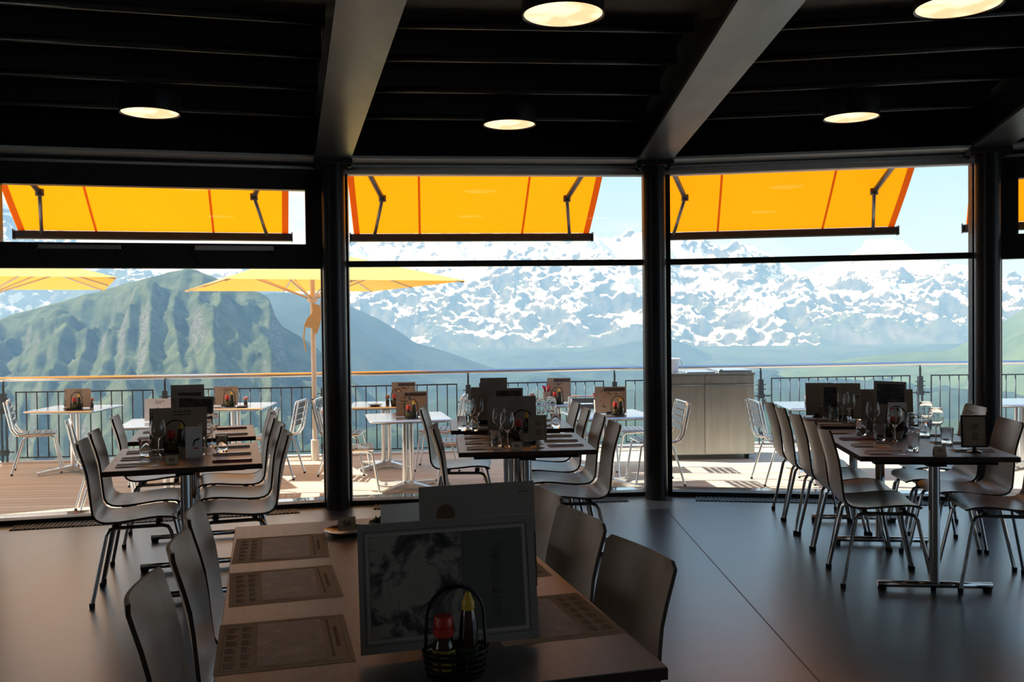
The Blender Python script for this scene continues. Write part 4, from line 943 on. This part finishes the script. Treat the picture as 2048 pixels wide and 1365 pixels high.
TB = [(-2.10, 5.27, 'tumbler at the left on the front left table'), (-1.72, 5.45, 'tumbler at the right on the front left table'), (-.10, 5.55, 'tumbler on the front middle table'), (-.35, 6.38, 'tumbler at the left of the rear middle table'), (-.27, 6.42-.06, 'tumbler beside the glasses of the rear middle table'), (.30, 6.46, 'tumbler at the right of the rear middle table'),
      (2.22, 5.88, 'tumbler farthest left on the right table'), (2.235, 5.62, 'tumbler second from the back on the right table'), (2.235, 5.16, 'tumbler nearest the camera on the right table'), (2.535, 5.39, 'tumbler left of the black framed card'), (2.56, 5.74, 'tumbler behind the glasses at the right of the right table'), (2.33, 6.98-.12, 'tumbler at the back left of the rear right table'), (2.33, 6.70, 'tumbler at the front of the rear right table')]
for x, y, lb in WG: inst('wg', make_wine, (x, y, TZ+.0002), 0, lb, 'wine glass', 'wine glasses on the dining tables')
for x, y, lb in TB: inst('tb', make_tumbler, (x, y, TZ+.0002), 0, lb, 'tumbler', 'water tumblers on the dining tables')

# place settings : napkin, fork, knife
def make_napkin(mat):
    def f():
        mb = MB(); mb.box(-.105, .105, -.036, .036, 0, .003, 0); mb.box(-.105, .100, -.034, .034, .003, .006, 0)
        mb.add([(-.105, -.034, .006), (.10, -.034, .006), (.09, .0, .0105), (-.1, 0, .0095), (.10, .034, .006), (-.105, .034, .006)], [(0, 1, 2, 3), (3, 2, 4, 5), (1, 4, 2), (0, 3, 5)], 0); return mb.build('paper_napkin', mat)
    return f
def make_fork():
    mb = MB(); mb.box(-.10, .02, -.0045, .0045, .0, .003); mb.box(.02, .055, -.011, .011, .001, .0035)
    for k in range(4): mb.box(.055, .095, -.0105+k*.0062, -.0075+k*.0062, .001, .003)
    return mb.build('fork', m_cutlery)
def make_knife():
    mb = MB(); mb.box(-.105, .0, -.0055, .0055, 0, .005, b=.002); mb.add([(0, -.004, .001), (.09, -.008, .001), (.112, .004, .001), (0, .006, .001), (0, -.004, .003), (.09, -.008, .0015), (.112, .004, .003), (0, .006, .003)], [(3, 2, 1, 0), (4, 5, 6, 7), (0, 1, 5, 4), (1, 2, 6, 5), (2, 3, 7, 6), (3, 0, 4, 7)]); return mb.build('knife', m_cutlery)
SET = []
for row, side, lys, tn in [('40', -1, (.18, .44, .72), 'front left table'), ('40', 1, (.14, .42, .74), 'front left table'), ('40', -1, (1.42, 1.80), 'rear left table'), ('40', 1, (1.42, 1.80), 'rear left table'),
        ('44', -1, (.15, .40, .66), 'front middle table'), ('44', 1, (.20, .42, .66), 'front middle table'), ('44', -1, (1.20, 1.50), 'rear middle table'), ('44', 1, (1.25, 1.6), 'rear middle table'),
        ('42', -1, (.12, .42, .72, 1.04), 'right table'), ('42', 1, (.22, .55, .9), 'right table'), ('42', -1, (1.55, 1.85), 'rear right table'), ('42', 1, (1.6,), 'rear right table')]:
    nm = {1: ['nearest'], 2: ['nearer', 'farther'], 3: ['nearest', 'middle', 'farthest'], 4: ['nearest', 'second', 'third', 'farthest']}[len(lys)]
    for ly, q in zip(lys, nm): SET.append((row, side, ly, '%s place on the %s side of the %s' % (q, 'left' if side < 0 else 'right', tn)))
for k, (row, side, ly, lb) in enumerate(SET):
    x, y = L2W(row, side*.245, ly); rz = rzr(row)+(0 if side < 0 else pi)+random.uniform(-.05, .05)
    red = k in (3, 9, 22); inst('nap'+('r' if red else 'w'), make_napkin(m_napkin_red if red else m_napkin), (x, y, TZ), rz, ('wine red' if red else 'white')+' napkin at the '+lb, 'napkin', 'folded paper napkins')
    c_, s_ = cos(rz), sin(rz)
    inst('fork', make_fork, (x+.014*s_*-1, y+.014*c_, TZ+.0108), rz, 'fork at the '+lb, 'fork', 'forks of the place settings')
    inst('knife', make_knife, (x-.052*-s_, y-.052*c_, TZ+.0004), rz, 'knife at the '+lb, 'knife', 'knives of the place settings')

# placemats on the foreground table
def make_mat():
    mb = MB(); W_, H_ = .305, .345; rnd = random.Random(9); mb.box(-W_/2, W_/2, -H_/2, H_/2, 0, .0008, 0); z = .0008
    def q(x0, x1, y0, y1, mi, dz=.0003): mb.box(x0, x1, y0, y1, z, z+dz, mi)
    a, b_ = W_/2-.012, H_/2-.014
    q(-a, a, -b_, -b_+.001, 2); q(-a, a, b_-.001, b_, 2); q(-a, -a+.001, -b_, b_, 2); q(a-.001, a, -b_, b_, 2)
    q(-.062, .092, -b_+.012, b_-.012, 1)
    for cx in (-.134, -.098):
        for s0 in range(6):
            y0 = -b_+.016+s0*.049
            for r_ in range(6):
                L_ = .016+.014*rnd.random(); q(cx, cx+L_ if cx < -.1 else cx+L_*.8, y0+r_*.0062, y0+r_*.0062+.0028, 2)
    for r_ in range(26):
        y0 = -b_+.03+r_*.0105; q(.104, .110, y0, y0+.004+.004*rnd.random(), 2)
        if 5 < r_ < 20: q(.118, .127, y0, y0+.006+.003*rnd.random(), 3)
    return mb.build('paper_placemat', [m_paper, m_map, m_ink2, m_redink])
m_redink = pbr('brick_red_ink', (.30, .14, .09), .8)
for lx, ly, a, lb in [(-.325, .405, 0, 'tan paper placemat nearest the camera on the left side'), (-.315, .905, 1.5, 'middle tan paper placemat on the left side'), (-.315, 1.36, -1, 'farthest tan paper placemat on the left side'),
                      (.315, .40, 181, 'tan paper placemat nearest the camera on the right side'), (.30, .93, 180, 'tan paper placemat on the right side mostly behind the large menu'), (.30, 1.40, 179, 'farthest tan paper placemat on the right side')]:
    x, y = L2W('56', lx, ly); inst('mat', make_mat, (x, y, TZ), r56+radians(a), lb+' of the foreground table', 'placemat', 'paper placemats on the foreground table')
